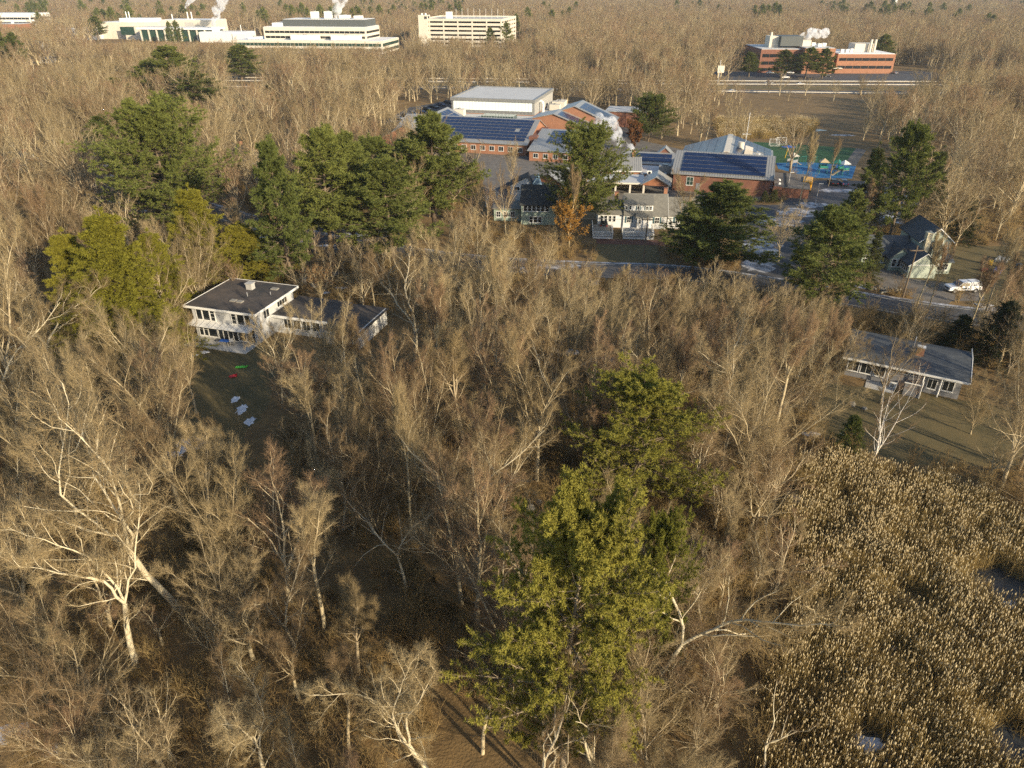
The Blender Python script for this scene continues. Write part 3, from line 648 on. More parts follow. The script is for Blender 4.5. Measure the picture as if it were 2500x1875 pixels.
def green_cottage():
    t = thing('dark_roof_house', 'green clapboard house with dark roof and a row of white-framed sunroom windows', 'house', (2.0, 153.2, 0), R(-4))
    MB().ext(gwall(0, 9.5, 4.5, 7.4, ym=4.8), 0, 7.6, 'x').build('wall', 'siding_green', t)
    r = MB().ext(gable(0, 9.5, 4.5, 7.4, .45, .16, ym=4.8), -.3, 7.9, 'x').build('roof', 'shingle_dark', t)
    for i in range(6): win(t, .9 + i * .95, 0, 3.0, 0, .75, 1.2, 1, 2)
    for i in range(3): win(t, 2.2 + i * .95, 0, .5, 0, .75, 1.3, 1, 2)
    win(t, 7.6, 2.5, 3.0, R(90), .8, 1.2, 2, 2)
    MB().ext([(1.2, 5.42), (1.9, 5.86), (1.9, 5.94), (1.2, 5.50)], 1.5, 2.1, 'x').build('skylight', 'glass', r)
    MB().ext([(1.2, 5.42), (1.9, 5.86), (1.9, 5.94), (1.2, 5.50)], 5.5, 6.1, 'x').build('skylight', 'glass', r)
    MB().tube((4.3, 2.0, 5.6), (4.3, 2.0, 6.3), .06).build('vent_pipe', 'white_paint', r)
    # white-fronted dormer wing behind, with a blue gable
    MB().ext(gwall(-3.4, 1.6, 5.0, 6.9, ym=.6), 14.5, 19, 'y').build('rear_wall', 'siding_white', t)
    MB().ext(gable(-3.4, 1.6, 5.0, 6.9, .3, .14, ym=.6), 14.2, 19.3, 'y').build('rear_roof', 'shingle_dark', t)
    win(t, -1.8, 14.5, 3.8, 0, 1.1, .8, 2, 1)
    MB().ext([(1.62, 0), (4.3, 0), (4.3, 3.0), (3.0, 7.0), (1.62, 5.0)], 14.9, 18.4, 'y').build('rear_gable', 'siding_blue', t)
    B('link_wall', 'siding_green', t, .5, 5.5, 9.52, 14.48, 0, 3.6); MB().ext([(9.52, 3.62), (14.48, 3.62), (14.48, 3.8), (9.52, 3.8)], .3, 5.7, 'x').build('link_roof', 'shingle_dark', t)
    # low left annex with flat roof
    B('annex_wall', 'siding_green', t, -6.2, -.02, 2.4, 8.6, 0, 2.7); B('annex_roof', 'shingle_grey', t, -6.5, -.02, 2.0, 9.0, 2.72, 2.88)
    for i in range(3): win(t, -5.2 + i * 1.6, 2.4, .9, 0, .9, 1.2, 2, 2)
green_cottage()
def small_gable():
    t = thing('gable_cottage', 'small white cottage with a grey gable roof behind the ivy-clad trees', 'house', (-6.3, 167.0, 0), R(-24))
    MB().ext(gwall(0, 5.2, 2.5, 4.4), 0, 7.5, 'y').build('wall', 'siding_white', t)
    r = MB().ext(gable(0, 5.2, 2.5, 4.4, .35, .14), -.3, 7.8, 'y').build('roof', 'shingle_slate', t)
    MB().ext(gable(0, 5.2, 2.5, 4.4, .37, .17), -.38, -.31, 'y').build('bargeboard', 'white_paint', t)
    win(t, 1.4, 0, .9, 0, .8, 1.2, 2, 2); win(t, 3.8, 0, .9, 0, .8, 1.2, 2, 2); win(t, 5.2, 3.5, .9, R(90), .9, 1.2, 2, 2)
small_gable()

# ------------------------------------------------------------------ the school: gym, solar wings, brick block, hall
SROT = R(-15.5)
def S(x, y, z=0):
    c, s = math.cos(SROT), math.sin(SROT)
    return (x * c - y * s, 235 + x * s + y * c, z)
def gym():
    t = thing('gymnasium', 'gymnasium with pale grey flat roof and a band of white translucent panels', 'gymnasium', S(-34.8, 40.6), R(-14))
    W, D = 31.8, 35.0
    B('base_wall', 'brick', t, 0, W, 0, D, 0, 4.0); MB().box(.02, W - .02, .02, D - .02, 4.0, 9.0).build('wall', 'grey_cladding', t)
    roof = B('roof', 'membrane_roof', t, .5, W - .5, .5, D - .5, 8.9, 9.05)
    p = MB()
    p.box(-.35, W + .35, -.35, .5, 8.25, 9.35); p.box(-.35, W + .35, D - .5, D + .35, 8.25, 9.35); p.box(-.35, .5, .5, D - .5, 8.25, 9.35); p.box(W - .5, W + .35, .5, D - .5, 8.25, 9.35)
    p.build('parapet', 'grey_cladding', t)
    me = MB().box(0, 1.20, -.16, 0, 0, 2.95).mesh('wall_panel', 'translucent_panel')
    for i in range(24): link('wall_panel', me, t, (.75 + i * 1.26, 0, 5.2))
    ribme = MB().box(0, .12, -.1, 0, 0, .85).mesh('skirt_rib', 'grey_cladding')
    a = MB()
    for i in range(60): a.box(.2 + i * .52, .32 + i * .52, -.10, -.001, 4.25, 5.1)
    a.build('skirt_cladding', 'grey_cladding', t)['kind'] = 'stuff'
    a = MB()
    for i in range(66): a.box(W + .021 - .02, W + .10, .4 + i * .52, .56 + i * .52, 4.05, 8.2)
    a.build('side_cladding', 'concrete_grey', t)['kind'] = 'stuff'
    a = MB()
    for i in range(62): a.box(.05 + i * .52, .15 + i * .52, -.42, -.352, 8.3, 9.3)
    a.build('parapet_cladding', 'grey_cladding', t)['kind'] = 'stuff'
    # big bent duct on the side wall
    d = MB(); pts = [(W + 1.6, 8, 4.1), (W + 1.6, 8, 7.0), (W + 1.2, 8, 7.8), (W + .5, 8, 8.0), (W + .1, 8, 7.8)]
    for q0, q1 in zip(pts[:-1], pts[1:]): d.tube(q0, q1, .55, n=12)
    d.build('duct', 'white_paint', t)
    # flat link roof between gym and front wing, with a green glass court
    B('court_wall', 'brick', t, 2, 33, -25.0, -.05, 0, 3.6); B('court_roof', 'membrane_roof', t, 1.8, 33.2, -25.0, -.06, 3.62, 3.78)
    g = B('court_glazing', 'glass_green', t, 15, 27, -12.5, -7.0, 3.79, 5.2)
    for i in range(13): B('mullion', 'alu', t, 15 + i - .05, 15 + i + .05, -12.6, -12.501, 3.79, 5.25)
    B('court_kerb', 'white_paint', t, 5, 14, -9, -8.6, 3.79, 4.2); B('rooftop_unit', 'membrane_roof', t, 25, 31, -19.0, -16.0, 3.79, 5.0)
    for i, (x, y, w, d_, h) in enumerate(((3.0, -7.6, 4.0, 3.0, 2.4), (34.6, 14, 4, 3, 2.2), (34.6, 19, 5, 3.4, 2.6), (34.8, 26, 4, 3, 2.2))):
        u = thing('rooftop_air_handler', ['cream air handling unit at the left end of the gym front', 'cream air handler beside the bent white duct of the gym', 'largest cream air handler beside the gym wall', 'cream air handler farthest back beside the gym'][i], 'air handler', (0, 0, 0), 0)
        b_ = t.matrix_basis
        c, s = math.cos(R(-14)), math.sin(R(-14)); o = S(-34.8, 40.6)
        u.location = (o[0] + x * c - y * s, o[1] + x * s + y * c, 3.79); u.rotation_euler = (0, 0, R(-14))
        B('housing', 'concrete_cream', u, 0, w, 0, d_, .12, h, bevel=.06); B('hood', 'concrete_cream', u, -.7, -.02, .4, d_ - .4, .7, h - .3); B('base_frame', 'grey_cladding', u, .1, w - .1, .1, d_ - .1, 0, .119)
        MB().tube((w / 2, d_ / 2, h), (w / 2, d_ / 2, h + .35), .55, n=14).build('fan', 'grey_cladding', u)
    B('east_base_roof', 'membrane_roof', t, W + .2, W + 11, 2, 34, 3.6, 3.78); B('east_base_wall', 'brick', t, W + .3, W + 10.8, 2.2, 33.8, 0, 3.58)
gym()
def solar_wings():
    t = thing('solar_classroom_wing', 'low brick school wing whose long front roof is covered in solar panels', 'school wing', S(0, 0), SROT)
    # front wing, ridge along x at y=7
    MB().ext(gwall(-9, 16, 3.3, 8.0, ym=7, ze2=4.6), -38, 7.0, 'x').build('wall', 'brick', t)
    roof = MB().ext(gable(-9, 16, 3.3, 8.0, .5, .2, ym=7, ze2=4.6), -38.6, 7.5, 'x').build('roof', 'metal_roof', t)
    sl = Vector((0, 16, 4.7)).normalized()
    skip = {(17, 3)}
    panels(t, Vector((-25.0, -7.6, 3.3 + .41 + .24)), (1, 0, 0), sl, 20, 7, 1.52, 1.85, .03, .22, skip=skip)
    ribs(t, Vector((-38.4, -9.3, 3.3 - .09 + .21)), (1, 0, 0), sl, 13, 16.6, .7)
    for x in (-22, -19, -16, -13, -10, -7, -4, -1, 2, 5): win(t, x, -9, 1.1, 0, 1.5, 1.3, 2, 1)
    # left cross wing, ridge along y at x=-31.5
    MB().ext(gwall(-40, -23, 3.6, 7.6), -11.5, 27, 'y').build('cross_wall', 'brick', t)
    MB().ext(gable(-40, -23, 3.6, 7.6, .6, .2), -12.2, 27.6, 'y').build('cross_roof', 'metal_roof', t)
    s2 = Vector((-8.5, 0, 4.0)).normalized()
    panels(t, Vector((-23.8, 12.5, 3.6 + .38 + .24)), (0, 1, 0), s2, 4, 3, 2.9, 2.3, .25, .25)
    s3 = Vector((-8.5, 0, 4.0)).normalized()
    panels(t, Vector((-23.8, -10.5, 3.6 + .38 + .24)), (0, 1, 0), s3, 3, 3, 1.9, 1.7, .1, .2)
    win(t, -34, -11.5, 1.2, 0, 1.4, 1.4, 2, 2); win(t, -29, -11.5, 1.2, 0, 1.4, 1.4, 2, 2)
    # lower seam-roofed wing in front on the right
    t2 = thing('seam_roof_wing', 'brick school wing with a ribbed grey metal roof in front of the twin gables', 'school wing', S(0, 0), SROT)
    MB().ext(gwall(-15, 9, 2.9, 6.0, ym=3.5, ze2=4.2), 9.5, 25.0, 'x').build('wall', 'brick', t2)
    MB().ext(gable(-15, 9, 2.9, 6.0, .5, .18, ym=3.5, ze2=4.2), 8.9, 25.5, 'x').build('roof', 'metal_roof', t2)
    s4 = Vector((0, 18.5, 3.1)).normalized()
    ribs(t2, Vector((9.0, -15.3, 2.9 - .05 + .2)), (1, 0, 0), s4, 16.4, 18.6, .65)
    panels(t2, Vector((13.2, -9, 2.9 + 1.0 + .24)), (1, 0, 0), s4, 6, 6, 1.6, 1.75, .05, .1)
    for x in (11.5, 14.5, 17.5, 20.5, 23.5): win(t2, x, -15, 1.0, 0, 1.4, 1.2, 2, 1)
    B('link_wall', 'brick_dark', t2, 7.02, 9.48, -6, 12, 0, 5.2)
solar_wings()
def shed_gable(name, label, xr, zr, xe, ze, xl, zl, y0, y1, cols, rows, pw, ph):
    t = thing(name, label, 'school wing', S(0, 0), SROT)
    MB().ext([(xl, 0), (xe, 0), (xe, ze), (xr, zr), (xl, zl)], y0, y1, 'y').build('wall', 'brick', t)
    MB().ext([(xl - .5, zl - .12), (xr, zr + .03), (xe + .6, ze - .18), (xe + .6, ze + .02), (xr, zr + .23), (xl - .5, zl + .08)], y0 - .5, y1 + .5, 'y').build('roof', 'metal_roof', t)
    s = Vector((xr - xe, 0, zr - ze)); L = s.length; s = s.normalized()
    O = Vector((xe, y0 + .6, ze + .23)) + s * .9
    panels(t, O, (0, 1, 0), s, rows, cols, pw, ph, .06, .10)
    win(t, xe, y0 + 2.5, 1.0, R(90), 1.4, 1.6, 2, 2); win(t, xe, y0 + 6.5, 1.0, R(90), 1.4, 1.6, 2, 2); win(t, (xr + xe) / 2, y0, 1.0, 0, 1.4, 1.5, 2, 2)
    return t
shed_gable('gabled_school_wing', 'brick school wing with one solar-panelled slope, nearer the camera of the twin gables', 8.8, 8.0, 21.3, 3.6, 1.5, 6.4, 20.5, 30.5, 6, 3, 2.3, 1.75)
shed_gable('gabled_school_wing', 'taller brick school wing with a wide solar-panelled slope, rear of the twin gables', 14.0, 9.2, 27.2, 4.0, 9.0, 7.6, 30.6, 45.5, 6, 5, 2.3, 1.85)
ft = thing('flat_roof_annex', 'flat-roofed brick annex behind the twin school gables', 'school wing', S(22, 50), SROT)
B('wall', 'brick_dark', ft, 0, 15, 0, 12, 0, 5.2); B('roof', 'membrane_roof', ft, -.3, 15.3, -.3, 12.3, 5.22, 5.5); win(ft, 15, 4, 1.5, R(90), 1.4, 1.5, 2, 2)
def brick_block():
    t = thing('school_entrance_block', 'small gabled brick school block with white windows above the covered walkway', 'school block', (23.2, 189.6, 0), R(-5))
    MB().ext(gwall(0, 9, 3.6, 6.0), 0, 10.4, 'x').build('wall', 'brick', t)
    r = MB().ext(gable(0, 9, 3.6, 6.0, .4, .16), -.3, 10.7, 'x').build('roof', 'metal_roof', t)
    ribs(t, Vector((-.2, -.3, 3.6 - .16 + .18)), (1, 0, 0), Vector((0, 4.5, 2.4)), 10.8, 5.3, .55)
    MB().ext(gable(0, 9, 3.6, 6.0, .43, .19), 10.72, 10.78, 'x').build('rake_trim', 'white_paint', t); B('eave_trim', 'white_paint', t, -.3, 10.7, -.46, -.41, 3.35, 3.6)
    c = MB().box(8.3, 9.1, 5.0, 5.8, 5.2, 7.6).build('chimney', 'brick', r); MB().box(8.24, 9.16, 4.94, 5.86, 7.6, 7.75).build('chimney_cap', 'brick_dark', r)
    for x, w in ((1.2, 1.0), (4.0, 2.0), (7.4, 1.1)): win(t, x, 0, 1.9, 0, w, 1.25, 2, 2)
    win(t, 10.4, 4.5, 3.6, R(90), .8, 1.0, 2, 2)
    B('low_wall', 'brick', t, 10.42, 17, -.5, 6, 0, 2.9); B('low_roof', 'membrane_roof', t, 10.42, 17.2, -.7, 6.2, 2.92, 3.1)
    # covered walkway with posts and tan doors
    k = thing('covered_walkway', 'covered walkway with pale square posts and tan garage doors below the brick block', 'walkway', (22.0, 179.6, 0), R(-6))
    B('roof', 'membrane_roof', k, -.6, 11.4, -.5, 8.8, 2.75, 2.98); B('fascia', 'concrete_cream', k, -.66, 11.46, -.58, -.5, 2.62, 3.02)
    for x in (.4, 4.0, 7.6, 11.0): B('post', 'concrete_cream', k, x - .22, x + .22, -.2, .24, 0, 2.74)
    B('rear_wall', 'brick_dark', k, -.4, 11.2, 6.2, 6.4, 0, 2.74)
    for x in (1.0, 4.6, 8.2): B('garage_door', 'door_tan', k, x, x + 2.9, 6.05, 6.199, 0, 2.3)
    # gabled porch
    p = thing('gabled_porch', 'open gabled porch with rust-coloured timber at the end of the walkway', 'porch', (32.4, 177.6, 0), R(-14))
    MB().ext(gable(0, 6.4, 2.9, 4.7, .5, .16), -.5, 7.5, 'y').build('roof', 'metal_roof', p)
    ribs(p, Vector((6.9, -.4, 2.9 - .28 + .18)), (0, 1, 0), Vector((-3.2, 0, 1.8)), 7.8, 4.0, .6)
    MB().ext([(.1, 2.6), (6.3, 2.6), (6.3, 2.85), (3.2, 4.55), (.1, 2.85)], 0, .15, 'y').build('gable_truss', 'timber_rust', p)
    for x in (.3, 6.1):
        for y in (.3, 6.8): B('post', 'concrete_cream', p, x - .2, x + .2, y - .2, y + .2, 0, 2.6)
    # left canopy
    q = thing('gabled_canopy', 'grey metal canopy roof over the left school entrance', 'canopy', (5.6, 182.4, 0), R(-38))
    MB().ext(gable(0, 9, 2.9, 4.9, .5, .16), -.5, 12, 'y').build('roof', 'metal_roof', q)
    for x in (.4, 8.6):
        for y in (.3, 5.5, 11): B('post', 'concrete_cream', q, x - .22, x + .22, y - .22, y + .22, 0, 2.75)
    MB().ext([(.1, 2.6), (8.9, 2.6), (8.9, 2.8), (4.5, 4.7), (.1, 2.8)], 0, .15, 'y').build('gable_truss', 'timber_rust', q)
    q2 = thing('flat_canopy', 'flat canopy on white posts joining the left school entrance', 'canopy', (9.6, 181.0, 0), R(-6))
    B('roof', 'membrane_roof', q2, 0, 11.5, 0, 5, 2.7, 2.9)
    for x in (.6, 4, 7.6, 11): B('post', 'concrete_cream', q2, x - .2, x + .2, .3, .7, 0, 2.69)
    B('rear_wall', 'brick', q2, 0, 11.5, 4.6, 4.8, 0, 2.69)
    # low link blocks with small solar roofs between the brick block and the hall
    m = thing('link_block', 'low link block with a small solar roof between the brick block and the solar hall', 'school block', (30.2, 201.0, 0), R(-13))
    B('wall', 'brick_dark', m, 0, 14, 0, 8, 0, 3.0)
    MB().ext([(-.4, 3.02), (5.5, 5.0), (5.5, 5.18), (-.4, 3.2)], -.4, 14.4, 'x').build('roof', 'metal_roof', m)
    panels(m, Vector((2.4, .6, 3.02 + .34 + .19)), (1, 0, 0), Vector((0, 5.9, 1.98)), 7, 2, 1.55, 2.0, .05, .15)
    MB().ext(gwall(9, 14, 4.2, 6.4), 5.52, 9, 'y').build('cupola_wall', 'brick_dark', m); MB().ext(gable(9, 14, 4.2, 6.4, .4, .15), 5.3, 9.4, 'y').build('cupola_roof', 'metal_roof', m)
    B('flat_wall', 'brick_dark', m, 2, 15, -9, -.42, 0, 2.6); B('flat_roof', 'membrane_roof', m, 1.8, 15.2, -9.2, -.42, 2.62, 2.8)
    a1 = thing('rooftop_condenser', 'grey box condenser on the flat roof left of the solar hall', 'condenser', (38.4, 189.3, 2.8), R(-13))
    B('housing', 'grey_cladding', a1, 0, 3.2, 0, 2.4, .1, 2.0, bevel=.05); B('base_frame', 'concrete_grey', a1, .1, 3.1, .1, 2.3, 0, .099); MB().tube((1.6, 1.2, 2.0), (1.6, 1.2, 2.2), .8, n=16).build('fan', 'car_black', a1)
    a2 = thing('rooftop_fan', 'small white fan unit on the flat roof beside the brick block', 'fan unit', (35.0, 186.9, 2.8), R(-5))
    B('housing', 'white_paint', a2, 0, 1.2, 0, .5, .1, 1.2, bevel=.04); MB().tube((.6, -.012, .65), (.6, 0, .65), .38, n=16).build('fan_grille', 'car_black', a2); B('base_frame', 'grey_cladding', a2, .1, 1.1, .05, .45, 0, .099)
brick_block()
def hall():
    t = thing('solar_hall', 'tall brick hall with a huge dark solar roof and a ridge running back from it', 'school hall', (40.7, 183.2, 0), R(-17.5))
    W = 24.2
    # front shed part
    MB().ext([(0, 0), (9.2, 0), (9.2, 7.9), (0, 4.4)], .4, W - .3, 'x').build('wall', 'brick_dark', t)
    MB().ext([(-.6, 4.4 - .22), (9.3, 7.96), (9.3, 8.16), (-.6, 4.4 - .02)], -.3, W + .3, 'x').build('roof', 'metal_roof', t)
    s = Vector((0, 9.9, 3.78)).normalized()
    ribs(t, Vector((-.2, -.5, 4.42)), (1, 0, 0), s, W + .4, 10.4, .62)
    panels(t, Vector((2.0, .35, 4.4 + .36 + .08)), (1, 0, 0), s, 20, 5, 1.0, 1.62, .02, .12)
    win(t, 4.6, 0, 1.6, 0, 1.6, 2.0, 2, 2, pane='glass_green'); B('door', 'panel_grey', t, 6.2, 7.2, -.05, -.004, 0, 2.2)
    # gabled hall behind, ridge along y
    xm = 12.3
    MB().ext([(.6, 0), (W - .4, 0), (W - .4, 4.7), (xm, 8.3), (.6, 4.7)], 9.32, 34, 'y').build('hall_wall', 'brick_dark', t)
    MB().ext([(-.1, 4.5), (xm, 8.35), (W + .3, 4.5), (W + .3, 4.7), (xm, 8.55), (-.1, 4.7)], 9.32, 34.6, 'y').build('hall_roof', 'metal_roof', t)
    sL = Vector((xm + .1, 0, 3.85)).normalized(); sR = Vector((xm - W - .3, 0, 3.85)).normalized()
    panels(t, Vector((.5, 9.9, 4.7 + .19)), (0, 1, 0), sL, 8, 5, 2.95, 2.15, .08, .1)
    panels(t, Vector((W - .3, 9.9, 4.7 + .19)), (0, 1, 0), sR, 8, 5, 2.95, 2.0, .12, .12, skip={(1, 1), (2, 1), (1, 2), (2, 2), (3, 2), (3, 1), (4, 1)})
    MB().box(xm - .7, xm + .7, 9.33, 34.55, 8.30, 8.62).build('ridge_cap', 'concrete_cream', t)
    B('side_fascia', 'metal_roof', t, W + .32, W + .5, -.4, 9.2, 4.3, 5.2)
    for i in range(3): MB().tube((W - .3, 1.5 + 2.2 * i, 2.0), (W + .5, 1.5 + 2.2 * i, 2.0), .06).build('side_bracket', 'alu', t)
    o = MB().ext([(16.6, 6.6), (18.8, 6.0), (18.8, 8.3), (16.8, 8.8)], 13, 18, 'y').build('roof_vent_box', 'concrete_cream', t)
    MB().tube((15.6, 20.0, 7.0), (15.6, 20.0, 9.2), .9, .8, n=16).build('roof_vent_drum', 'concrete_cream', t)
    MB().tube((20.3, 16.0, 5.6), (20.3, 16.0, 7.4), .6, .55, n=14).build('roof_vent_drum', 'alu', t)
    # walled yard on the right with a flat roof edge
    B('yard_wall', 'brick_dark', t, W + .6, W + 2.6, .3, 1.0, 0, 2.6)
    B('yard_roof', 'gravel_drive', t, W + .8, W + 9.2, 1.02, 17, 2.3, 2.5); B('yard_side_wall', 'brick_dark', t, W + 1.0, W + 9.0, 1.2, 16.8, 0, 2.28)
    B('yard_beam', 'shingle_dark', t, W + 3.6, W + 3.9, 1.1, 16.9, 2.51, 2.7)
    for x, y in ((W + 2, 4.0), (W + 2, 8.0)): MB().tube((x, y, 2.5), (x, y, 2.9), .45, .2, n=12).build('roof_dome', 'white_paint', t)
hall()
def pole_thing(name, label, cat, px, py, h, r, m, z0=0, arm=0):
    x, y = G(px, py, z0); t = thing(name, label, cat, (x, y, z0))
    MB().tube((0, 0, 0), (0, 0, h), r, r * .6, n=10).build('pole', m, t)
    if arm: MB().box(-arm, arm, -.06, .06, h - .9, h - .75).build('crossarm', m, t)
    return t
fp = thing('flagpole', 'bare white flagpole rising behind the ridge of the solar hall', 'flagpole', (65.5, 206.5, 0))
MB().tube((0, 0, 0), (0, 0, 15.0), .13, .06, n=10).build('pole', 'white_paint', fp); MB().tube((0, 0, 15.0), (0, 0, 15.25), .14, .14, n=10).build('finial', 'alu', fp); MB().box(-1.2, 1.2, -.04, .04, 9.6, 9.72).build('yardarm', 'white_paint', fp)
up = pole_thing('utility_pole', 'wooden utility pole standing at the street edge before the white cape house', 'utility pole', 1571, 640, 9.0, .15, 'wood_pole', arm=1.1)
up2 = thing('utility_pole', 'wooden utility pole by the street half hidden near the tall pines', 'utility pole', (-20.0, 137.0, 0)); MB().tube((0, 0, 0), (0, 0, 9), .15, .1).build('pole', 'wood_pole', up2); MB().box(-1.1, 1.1, -.06, .06, 8.1, 8.25).build('crossarm', 'wood_pole', up2)
up3 = thing('utility_pole', 'wooden utility pole by the street at the foot of the green house driveway', 'utility pole', (66.0, 111.5, 0)); MB().tube((0, 0, 0), (0, 0, 9), .15, .1).build('pole', 'wood_pole', up3); MB().box(-1.1, 1.1, -.06, .06, 8.1, 8.25).build('crossarm', 'wood_pole', up3)
def cable(a, b, label, sag=.7):
    w = MB(); n = 12; prev = None
    for i in range(n + 1):
        k = i / n; p = Vector(a).lerp(Vector(b), k); p.z -= sag * 4 * k * (1 - k)
        if prev is not None: w.tube(prev, p, .022, n=4)
        prev = p
    tag(w.build('power_line', 'wire'), label, 'cable', 'power lines along the street')
PA = Vector(up.location); PB = Vector(up2.location); PC = Vector(up3.location)
for dx in (-1.0, 1.0):
    for a, b, lb in ((PA, PB, 'overhead power line running left from the pole before the white house'), (PA, PC, 'overhead power line running right from the pole before the white house')):
        cable(a + Vector((dx, 0, 8.3)), b + Vector((dx, 0, 8.3)), lb)
for px, py, lb in ((1921, 470, 'slim pale lamp post at the corner of the solar hall car park'), (1990, 500, 'slim pale lamp post in the middle of the snowy school car park')):
    t = pole_thing('lamp_post', lb, 'lamp post', px, py, 5.0, .10, 'alu'); B('lamp_head', 'concrete_grey', t, -.1, .9, -.15, .15, 4.95, 5.1)
# football goals
def goal(px, py, rz, label):
    x, y = G(px, py); t = thing('football_goal', label, 'goal', (x, y, .012), rz)
    for s in (-1.6, 1.6): MB().tube((s, 0, 0), (s, 0, 2.0), .07).build('post', 'white_paint', t); MB().tube((s, 0, 2.0), (s, 1.2, 0), .05).build('stay', 'white_paint', t)
    MB().tube((-1.6, 0, 2.0), (1.6, 0, 2.0), .07).build('crossbar', 'white_paint', t); MB().tube((-1.6, 1.2, .05), (1.6, 1.2, .05), .05).build('ground_bar', 'white_paint', t)
    n = MB()
    for i in range(11): n.tube((-1.6 + .32 * i, .02, 1.98), (-1.6 + .32 * i, 1.2, .05), .012, n=4)
    for j in range(1, 6): n.tube((-1.6, .2 * j, 2.0 - .325 * j), (1.6, .2 * j, 2.0 - .325 * j), .012, n=4)
    n.build('net', 'white_paint', t)
goal(1889, 355, R(180), 'white football goal on the turf, nearer the solar hall'); goal(1906, 351, R(180), 'white football goal on the turf, farther from the solar hall')
# playground
def play_tower(px, py, rz, label, roof, m):
    x, y = G(px, py); t = thing('play_tower', label, 'play tower', (x, y, .018), rz)
    for a in (-1, 1):
        for b in (-1, 1): MB().tube((a, b, 0), (a, b, 3.0), .07).build('post', m, t)
    B('platform', 'wood_grey', t, -1.1, 1.1, -1.1, 1.1, 1.3, 1.42)
    MB().add([(-1.3, -1.3, 3.0), (1.3, -1.3, 3.0), (1.3, 1.3, 3.0), (-1.3, 1.3, 3.0), (0, 0, 4.0)], [(3, 2, 1, 0), (0, 1, 4), (1, 2, 4), (2, 3, 4), (3, 0, 4)]).build('canopy', roof, t)
    MB().ext([(1.1, 1.42), (3.4, .25), (3.9, .25), (3.9, .33), (3.4, .33), (1.1, 1.5)], -.35, .35, 'y').build('slide', 'play_tan', t)
    for b in (-1.08, 1.02): B('railing', m, t, -1, 1, b, b + .05, 1.45, 2.1)
    for i in range(4): MB().tube((-1.05 - .2 * i, -.4, 1.2 - .32 * i), (-1.05 - .2 * i, .4, 1.2 - .32 * i), .04).build('ladder_rung', m, t)
play_tower(1932, 407, R(30), 'pale grey play tower with a slide at the near corner of the blue playground', 'blind', 'car_silver')
play_tower(2007, 422, R(-10), 'tan and green play tower with a slide in the middle of the blue playground', 'play_tan', 'play_green')
play_tower(2040, 425, R(40), 'green roofed play tower towards the end of the blue playground', 'play_green', 'play_green')
play_tower(2056, 427, R(200), 'white canopied play tower at the far end of the blue playground', 'white_paint', 'play_green')
x, y = G(1972, 402)
cl = thing('climbing_frame', 'teal climbing frame of bars standing on the blue playground', 'climbing frame', (x, y, .018), R(20))
for i in range(5):
    MB().tube((-2 + i, -1, 0), (-2 + i, -1, 2.2), .05).build('post', 'play_green', cl); MB().tube((-2 + i, 1, 0), (-2 + i, 1, 2.2), .05).build('post', 'play_green', cl); MB().tube((-2 + i, -1, 2.2), (-2 + i, 1, 2.2), .04).build('bar', 'play_green', cl)
for s in (-1, 1): MB().tube((-2, s, 2.2), (2, s, 2.2), .05).build('rail', 'play_green', cl)
x, y = G(1916, 386)
us = thing('sun_shade', 'blue shade canopy on a yellow slanted post beside the turf', 'sun shade', (x, y, .012), 0)
MB().tube((0, 0, 0), (.5, 0, 3.4), .09).build('post', 'plastic_yellow', us)
MB().add([(.5 + 2.2 * math.cos(i * .785), 1.6 * math.sin(i * .785), 3.3) for i in range(8)] + [(.5, 0, 3.8)], [(i, (i + 1) % 8, 8) for i in range(8)] + [tuple(range(7, -1, -1))]).build('canopy', 'tarp_blue', us)
fn = thing('white_fence', 'white rail fence on the grass bank behind the twin school gables', 'fence', (0, 0, 0))
a0 = Vector((*G(1503, 280), 0)); a1 = Vector((*G(1545, 290), 0))
for i in range(9):
    p = a0.lerp(a1, i / 8); B('post', 'white_paint', fn, p.x - .12, p.x + .12, p.y - .12, p.y + .12, 0, 2.2)
for z in (.8, 1.5, 2.0):
    MB().tube((a0.x, a0.y, z), (a1.x, a1.y, z), .09, n=6).build('rail', 'white_paint', fn)
# stone row by the green house, boulders, garden clutter
def boulder(x, y, s, label, group, seed):
    r = random.Random(seed); n, mrows = 9, 5; v = []; f = []
    for j in range(mrows + 1):
        th = math.pi * j / mrows
        for i in range(n):
            k = s * r.uniform(.75, 1.15)
            v.append((k * math.sin(th) * math.cos(6.283 * i / n), k * .85 * math.sin(th) * math.sin(6.283 * i / n), k * .7 * math.cos(th) + s * .35))
    for j in range(mrows):
        for i in range(n): f.append((j * n + i, j * n + (i + 1) % n, (j + 1) * n + (i + 1) % n, (j + 1) * n + i))
    tag(MB().add(v, f).build('boulder', 'rock', None, (x, y, 0), r.uniform(0, 6)), label, 'rock', group)
r_ = random.Random(3)
for i in range(22):
    x, y = G(2112 + i * 4.1 + r_.uniform(-2, 2), 702 + i * .5 + r_.uniform(-4, 4))
    boulder(x, y, r_.uniform(.3, .55), 'grey boulder in the stone row between street and green house driveway', 'boulders in the stone row by the driveway', i)
for i, (px, py, s, lb) in enumerate(((742, 690, 1.0, 'mossy boulder at the left of the rock garden behind the flat-roofed house'), (770, 700, .8, 'grey boulder in the rock garden, between the mossy one and the snow'), (800, 692, .9, 'flat boulder in the middle of the rock garden behind the flat-roofed house'), (818, 673, .8, 'round pale boulder at the top of the rock garden'), (1295, 1245, .6, 'pale stump-like rock left of the foreground pine'), (1316, 1230, .45, 'small round rock beside the pale rock left of the foreground pine'), (2080, 990, .5, 'small rock left of the leaning white birch'), (2110, 1000, .4, 'small rock behind the leaning white birch'))):
    boulder(*G(px, py), s, lb, 'scattered rocks', 40 + i)
